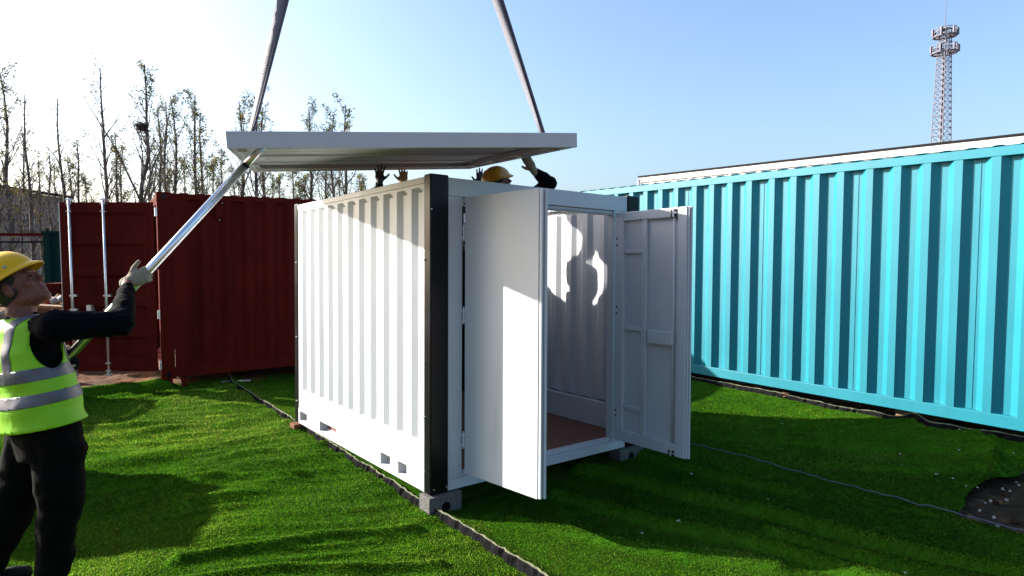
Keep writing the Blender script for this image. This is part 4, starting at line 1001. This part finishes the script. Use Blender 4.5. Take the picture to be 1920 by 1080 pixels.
def person(label, J, group=None, helmet=HELM, logo=False, vest=True, glove=(GLOVE, GLOVE), vox=.011):
    root = thing('person', label, 'person', (J['hip'].x, J['hip'].y, J['floor']), group=group)
    fixp = lambda o: setattr(o, 'matrix_parent_inverse', Matrix.Translation(-root.location))
    h, f, u, s = J['head'], J['f'].normalized(), None, J.get('hs', 1.05)
    u = perp(J.get('u', Vector((0, 0, 1))), f); hip, neck = J['hip'], J['neck']; k = (neck - hip).normalized(); rv = perp(J['right'], k); fv = k.cross(rv)
    fwd = -fv if fv.dot(f) < 0 else fv
    TLn = (neck - hip).length
    body = head_mb(h, f, u, s, neck)
    for sd in 'RL':
        body.limb([J['sh' + sd], J['el' + sd], J['wr' + sd]], [.05, .040, .030]); body.limb([J['hp' + sd], J['kn' + sd], J['an' + sd]], [.075, .055, .042])
    body.loft([(hip + k * t * TLn, rv * a, fwd * b) for t, a, b in ((-.05, .13, .09), (.2, .14, .09), (.6, .15, .10), (.9, .13, .08), (1.0, .06, .06))], 20)
    mk(body, 'body', SKIN, root, .0055, 2)
    for e in (-1, 1):
        l = u.cross(f); fixp(MB().ell(h + (f * .0855 + l * e * .031 + u * .004) * s, f * .010 * s, l * .013 * s, u * .0035 * s, 10, 8).build('eye', BLACK, root, smooth=True))
    hair = MB(); hair.ell(h + (-f * .024 + u * .020) * s, f * .092 * s, u.cross(f) * .083 * s, u * .108 * s, 20, 14); hair.ell(h + (-f * .055 - u * .035) * s, f * .045 * s, u.cross(f) * .062 * s, u * .055 * s, 16, 10)
    l = u.cross(f)
    for e in (-1, 1): hair.ell(h + (f * .020 + l * e * .070 + u * .030) * s, f * .026 * s, l * .011 * s, u * .022 * s, 10, 8)
    mk(hair, 'hair', HAIR, root, .008, 2)
    hf = J.get('hf', f).normalized(); hm = helmet_parts(root, h, hf, perp(u, hf), s * J.get('hk', 1.0), helmet, logo); fixp(hm)
    # sweater
    sw = MB(); sw.loft([(hip + k * t * TLn, rv * a, fwd * b) for t, a, b in ((-.02, .175, .12), (.2, .18, .125), (.55, .195, .13), (.8, .19, .12), (.90, .12, .085), (.96, .078, .072), (1.0, .066, .064))], 24)
    for sd in 'RL':
        sh, el, wr = J['sh' + sd], J['el' + sd], J['wr' + sd]; cuff = wr - (wr - el).normalized() * J.get('cuff', .03)
        sw.limb([hip + k * TLn * .86 + (sh - (hip + k * TLn * .86)) * .5, sh, sh.lerp(el, .5), el, el.lerp(cuff, .5), cuff], [.066, .080, .070, .064, .054, .041])
    o = mk(sw, 'sweater', SWEAT, root, vox * .8, 4); wrinkle(o, .010, 22, 3)
    # trousers
    tr = MB(); tr.loft([(hip + k * t, rv * a, fwd * b) for t, a, b in ((-.16, .17, .125), (-.08, .185, .135), (.02, .18, .13), (.06, .172, .122))], 24)
    for sd in 'RL':
        hp, kn, an = J['hp' + sd], J['kn' + sd], J['an' + sd]; tr.limb([hp, hp.lerp(kn, .5), kn, kn.lerp(an, .5), an + Vector((0, 0, .0))], [.118, .112, .098, .092, .080])
    o = mk(tr, 'trousers', TROUS, root, vox, 4); wrinkle(o, .022, 7, 8)
    for sd in 'RL':
        an = J['an' + sd]; fd = J['foot' + sd].normalized(); z0 = J['floor']; b = MB(); heel = Vector((an.x, an.y, z0 + .045)) - fd * .05; toe = Vector((an.x, an.y, z0 + .042)) + fd * .165
        b.cap(heel, .042, toe, .040); b.cap(Vector((an.x, an.y, z0 + .06)), .045, Vector((an.x, an.y, z0 + .12)), .048); b.cap(toe - fd * .06 + Vector((0, 0, .012)), .044, toe, .040)
        b.v = [(x, y, max(z, z0 + .004)) for x, y, z in b.v]; mk(b, 'boot', BOOT, root, .010, 3)
    for sd, gm in zip('RL', glove):
        H_ = J['hand' + sd]; o = mk(hand_mb(J['wr' + sd], *H_[:3], H_[3], *(H_[4:])), 'glove', gm, root, .0045, 3)
    if vest:
        vb = MB(); N_ = 40
        prof = ((-.05, .268, .185), (.10, .252, .170), (.30, .245, .160), (.50, .240, .152), (.68, .232, .145), (.80, .215, .130), (.885, .192, .118), (.935, .150, .104), (.975, .100, .088), (.99, .080, .078))
        rings = [(hip + k * t * TLn + (Vector((0, 0, 0))), rv * a, fwd * b) for t, a, b in prof]
        vb.loft(rings, N_, cap=True); me = remesh(vb, 'vest', .009, 3); bm = bmesh.new(); bm.from_mesh(me)
        L0 = lambda p: ((p - hip).dot(rv), (p - hip).dot(fwd), (p - hip).dot(k) / TLn)
        # open the hem, the neck and the arm holes
        def armval(p, sd):
            r_, f_, t_ = L0(p); r_ *= sd
            return 9 if r_ < .125 else math.hypot((f_ - .030) / .078, (t_ - .700) * TLn / .118)
        dele = [v for v in bm.verts if L0(v.co)[2] < .0 or (L0(v.co)[2] > .975) or armval(v.co, 1) < 1 or armval(v.co, -1) < 1]
        bmesh.ops.delete(bm, geom=dele, context='VERTS')
        for v in bm.verts:
            if v.is_boundary:
                for sd in (1, -1):
                    a = armval(v.co, sd)
                    if a < 1.25:
                        r_, f_, t_ = L0(v.co); cc = hip + rv * r_ + fwd * .030 + k * .700 * TLn; v.co = cc + (v.co - cc) / a
        for v in bm.verts:
            if v.is_boundary and L0(v.co)[2] < .05: v.co -= k * (L0(v.co)[2] * TLn)
        cuts = [(.415, .520), (.205, .305)]
        for a, b in cuts:
            for t in (a, b): bmesh.ops.bisect_plane(bm, geom=bm.verts[:] + bm.edges[:] + bm.faces[:], plane_co=hip + k * t * TLn, plane_no=k)
        for r_ in (.100, .150, -.100, -.150): bmesh.ops.bisect_plane(bm, geom=bm.verts[:] + bm.edges[:] + bm.faces[:], plane_co=hip + rv * r_, plane_no=rv)
        tape = []
        for fc in bm.faces:
            r_, f_, t_ = L0(fc.calc_center_median())
            if cuts[0][0] < t_ < cuts[0][1] or cuts[1][0] < t_ < cuts[1][1] or (t_ > cuts[0][1] and .100 < abs(r_) < .150): tape.append(fc.index); fc.material_index = 1
        bm.to_mesh(me); 
        b2 = bm.copy(); bmesh.ops.delete(b2, geom=[fc for fc in b2.faces if fc.material_index == 0], context='FACES')
        for fc in b2.faces: fc.material_index = 0
        b2.normal_update()
        for v in b2.verts: v.co += v.normal * .0025
        mt = bpy.data.meshes.new('reflective_tape'); b2.to_mesh(mt); b2.free(); bm.free()
        me.polygons.foreach_set('material_index', [0] * len(me.polygons))
        o = obj('vest', me, VEST, root, True, solid=.003, solid_off=0); fixp(o); wrinkle(o, .020, 6.5, 5)
        q = obj('reflective_tape', mt, REFL, root, True, solid=.0015, solid_off=1); fixp(q); wrinkle(q, .020, 6.5, 5)
    return root

# man with the pole
YM = 3.17
V = Vector
ptop = pl(.20, .26, .058); pbot = at(62, 742, 3.36)
pax = (ptop - pbot).normalized()
def on_pole(px):
    lo, hi = 0.0, 1.0
    for _ in range(40):
        m_ = (lo + hi) / 2; q = pbot.lerp(ptop, m_); x = 960 + F_PX * q.x / (q - V((0, 0, CAM_Z))).dot(FWD)
        lo, hi = (m_, hi) if x < px else (lo, m_)
    return pbot.lerp(ptop, lo)
hc = on_pole(270); back = V((0, -1, -.05)).normalized()
d_h = V((.80, .28, .40)).normalized()
wrR = hc - d_h * .062 + back * .044 + V((0, 0, -.006))
hcl = on_pole(118); d_l = V((.55, -.5, .35)).normalized(); wrL = hcl - d_l * .06 + V((.0, .045, 0))
right = V((.80, -.60, 0)); neck = at(40, 588, YM); hip = at(82, 795, YM)
shR = at(104, 612, YM - .13); elR = at(226, 607, YM - .02)
shL = neck - V((.155, -.12, .065)); elL = V((shL.x + .17, shL.y + .16, shL.z - .24))
man = dict(head=at(31, 536, YM), f=V((.80, .22, .53)), hf=V((.72, .20, .64)), u=V((0, 0, 1)), hs=1.05, neck=neck, hip=hip, right=right, floor=0.012,
    shR=shR, elR=elR, wrR=wrR, shL=shL, elL=elL, wrL=wrL,
    hpR=at(108, 815, YM - .05), knR=at(114, 945, YM - .03), anR=at(100, 1068, YM - .02),
    hpL=at(62, 815, YM + .07), knL=at(22, 960, YM + .06), anL=at(-28, 1068, YM + .08),
    footR=V((.85, .5, 0)), footL=V((.7, .7, 0)), cuff=.085,
    handR=(d_h, back, V((-.35, .0, .9)), (1.15, 1.15, .8), .05, V((.55, .25, .80)), 1.05),
    handL=(d_l, V((0, 1, 0)), V((.4, 0, .9)), (1.1, 1.1, .8), .05, V((.6, 0, .8)), 1.05))
person('worker in yellow helmet and lime reflective vest reaching up with a steel pole', man)

pole = thing('support_pole', 'shiny steel pole propped by the vested worker against the hanging panel', 'pole', tuple(pbot))
dp = ptop - pbot; Lp = dp.length; jt = .90
MB().tube([V((0, 0, 0)), dp * jt], .0240, 20).build('tube', CHROME, pole, smooth=True)
MB().tube([dp * jt, dp * .998], .0205, 20).build('inner_tube', CHROME, pole, smooth=True)
MB().tube([dp * (jt - .004), dp * (jt + .002)], .0252, 20).build('collar', BDARK, pole, smooth=True)

# two workers inside the container
def floor_z(p): q = BOX_M.inverted() @ p; return (BOX_M @ V((q.x, q.y, .097))).z
def crate(label, c, w, d, h):
    z = floor_z(c); o = thing('work_stand', label, 'stand', (c.x, c.y, z), BOX_ROT)
    for a in (-1, 1):
        for b in (-1, 1): MB().box(a * (w / 2 - .03) - .03, a * (w / 2 - .03) + .03, b * (d / 2 - .03) - .03, b * (d / 2 - .03) + .03, 0, h - .031).build('leg', TIMBER, o)
    for k_ in range(3): MB().box(-w / 2, w / 2, -d / 2 + k_ * d / 3 + .004, -d / 2 + (k_ + 1) * d / 3 - .004, h - .03, h).build('slat', TIMBER, o)
    return z + h
def standing(hx, hy, crown, face, right):
    """joints of a figure whose helmet crown is at height 'crown'"""
    fl_ = crown - 1.80; J = {}
    J['floor'] = fl_; b = V((hx, hy, fl_)); rt = V(right).normalized(); fw = V((-rt.y, rt.x, 0))
    J['head'] = b + V((0, 0, 1.62)); J['neck'] = b + V((0, 0, 1.45)) - fw * .02; J['hip'] = b + V((0, 0, .92)) - fw * .02; J['right'] = rt; J['f'] = V(face); J['hs'] = 1.0
    for s_, e in (('R', 1), ('L', -1)):
        J['sh' + s_] = b + rt * .19 * e + V((0, 0, 1.41)); J['hp' + s_] = b + rt * .09 * e + V((0, 0, .88)); J['kn' + s_] = b + rt * .11 * e + fw * .03 + V((0, 0, .48)); J['an' + s_] = b + rt * .12 * e + V((0, 0, .10)); J['foot' + s_] = fw
    return J
hw = at(938, 338, 5.62); J = standing(hw.x - .02, hw.y, hw.z + .115, (.62, -.35, .30), (-.30, -.95, 0))
J['head'] = hw + V((-.005, 0, -.030)); J['f'] = V((.86, .12, .42)); J['hf'] = V((.86, .10, .36)); J['neck'] = J['head'] + V((-.04, .0, -.17)); J['hs'] = .90
# arm over the rail on the right of the helmet
handp = at(984, 308, 5.06); J['wrR'] = at(1001, 320, 5.10); J['elR'] = at(1034, 352, 5.18); J['shR'] = J['neck'] + V((.17, -.06, -.08))
J['elR'] = at(1031, 344, 5.22); J['wrL'] = J['neck'] + V((-.20, .02, -.55)); J['elL'] = J['neck'] + V((-.24, .12, -.33)); J['shL'] = J['neck'] + V((-.17, .10, -.06))
J['handR'] = (V((-.50, -.05, .80)), V((-.5, -.8, -.3)), V((-.3, .6, 0)), (.15, .25, .2), .10, None, 1.0)
J['handL'] = (V((-.05, 0, 1)), V((0, -1, 0)), V((1, 0, 0)), (.15, .25, .2), .12, None, .95)
J['floor'] = crate('low timber stand inside the container under the helmeted worker', V((hw.x - .02, hw.y, 0)), .45, .4, hw.z + .115 - 1.80 - floor_z(V((hw.x, hw.y, 0))))
person('worker in orange yellow helmet inside the container holding the panel edge', J, vest=False, helmet=HELM2, logo=True, glove=(GLOVE, GLOVED), vox=.014)
wA, wB = at(712, 342, 6.20), at(756, 344, 6.27)
mid = (wA + wB) / 2; J = standing(mid.x, mid.y + .06, mid.z + 1.80 - 1.98, (.1, -.6, .75), (-.97, -.25, 0))
for s_, wv, dx in (('R', wA, -.11), ('L', wB, .11)):
    J['wr' + s_] = wv; J['el' + s_] = V((mid.x + dx * 1.5, mid.y + .02, mid.z - .24)); J['sh' + s_] = V((mid.x + dx * 1.7, mid.y + .06, mid.z - .50))
    J['hand' + s_] = (V((.02 * dx, -.05, 1)), V((0, .9 if False else -1, 0)), V((1 if s_ == 'R' else -1, 0, 0)), (.12, .22, .2), .30, None, 1.0)
J['handL'] = (V((.05, -.05, 1)), V((.3, -1, 0)), V((-1, 0, 0)), (.45, .6, .4), .18, None, 1.0)
J['floor'] = crate('low timber stand inside the container under the worker whose gloves show', V((mid.x, mid.y + .06, 0)), .45, .4, max(.08, J['floor'] - floor_z(mid)))
person('worker behind the container wall with both gloved hands raised to the panel', J, vest=False, helmet=HELM2, glove=(GLOVED, mat('tan_glove', (.34, .20, .09), .9, var=.25, vscale=30)), vox=.014)

w3 = bl(1.15, 1.92); gl3 = at(900, 347, 6.25)
J = standing(w3.x, w3.y, 2.43, (.3, -.5, .7), (-.95, -.30, 0))
J['wrL'] = gl3; J['elL'] = V((w3.x + .36, w3.y - .05, gl3.z - .25)); J['shL'] = V((w3.x + .20, w3.y - .02, 1.97)); J['handL'] = (V((.05, -.05, 1)), V((0, -1, 0)), V((-1, 0, 0)), (.2, .25, .2), .10, None, .95)
J['wrR'] = V((w3.x - .22, w3.y - .12, 2.26)); J['elR'] = V((w3.x - .30, w3.y - .02, 2.02)); J['handR'] = (V((0, -.5, .8)), V((0, .6, .6)), V((1, 0, 0)), (.3, .4, .3), .1, None, 1.0)
J['floor'] = crate('low timber stand inside the container behind the helmeted worker', V((w3.x, w3.y, 0)), .45, .4, max(.08, J['floor'] - floor_z(w3)))
person('worker hidden inside the container with only a dark glove tip showing above the front beam', J, vest=False, helmet=HELM2, glove=(GLOVED, GLOVED), vox=.014)

# made-up pallet stacks, added out of view on the left to shade the turf
def pallets(label, x, y, n, w, d, rz):
    o = thing('added_shade_stack', label, 'added shade caster', (x, y, -.02), (0, 0, rz))
    for k_ in range(n):
        z = k_ * .145
        for a in (-1, 0, 1): MB().box(-w / 2, w / 2, a * (d / 2 - .05) - .05, a * (d / 2 - .05) + .05, z, z + .10).build('bearer', TIMBER, o)
        for b in range(7): MB().box(-w / 2 + b * (w - .1) / 6, -w / 2 + b * (w - .1) / 6 + .1, -d / 2, d / 2, z + .101, z + .128).build('deck_board', TIMBER, o)
pallets('added unseen tall stack of timber pallets shading the turf by the vested worker', -6.1, 5.1, 12, .9, 1.0, .2)
pallets('added unseen wide stack of timber pallets shading the turf near the rubble heap', -8.0, 7.6, 11, 1.2, 1.3, -.1)
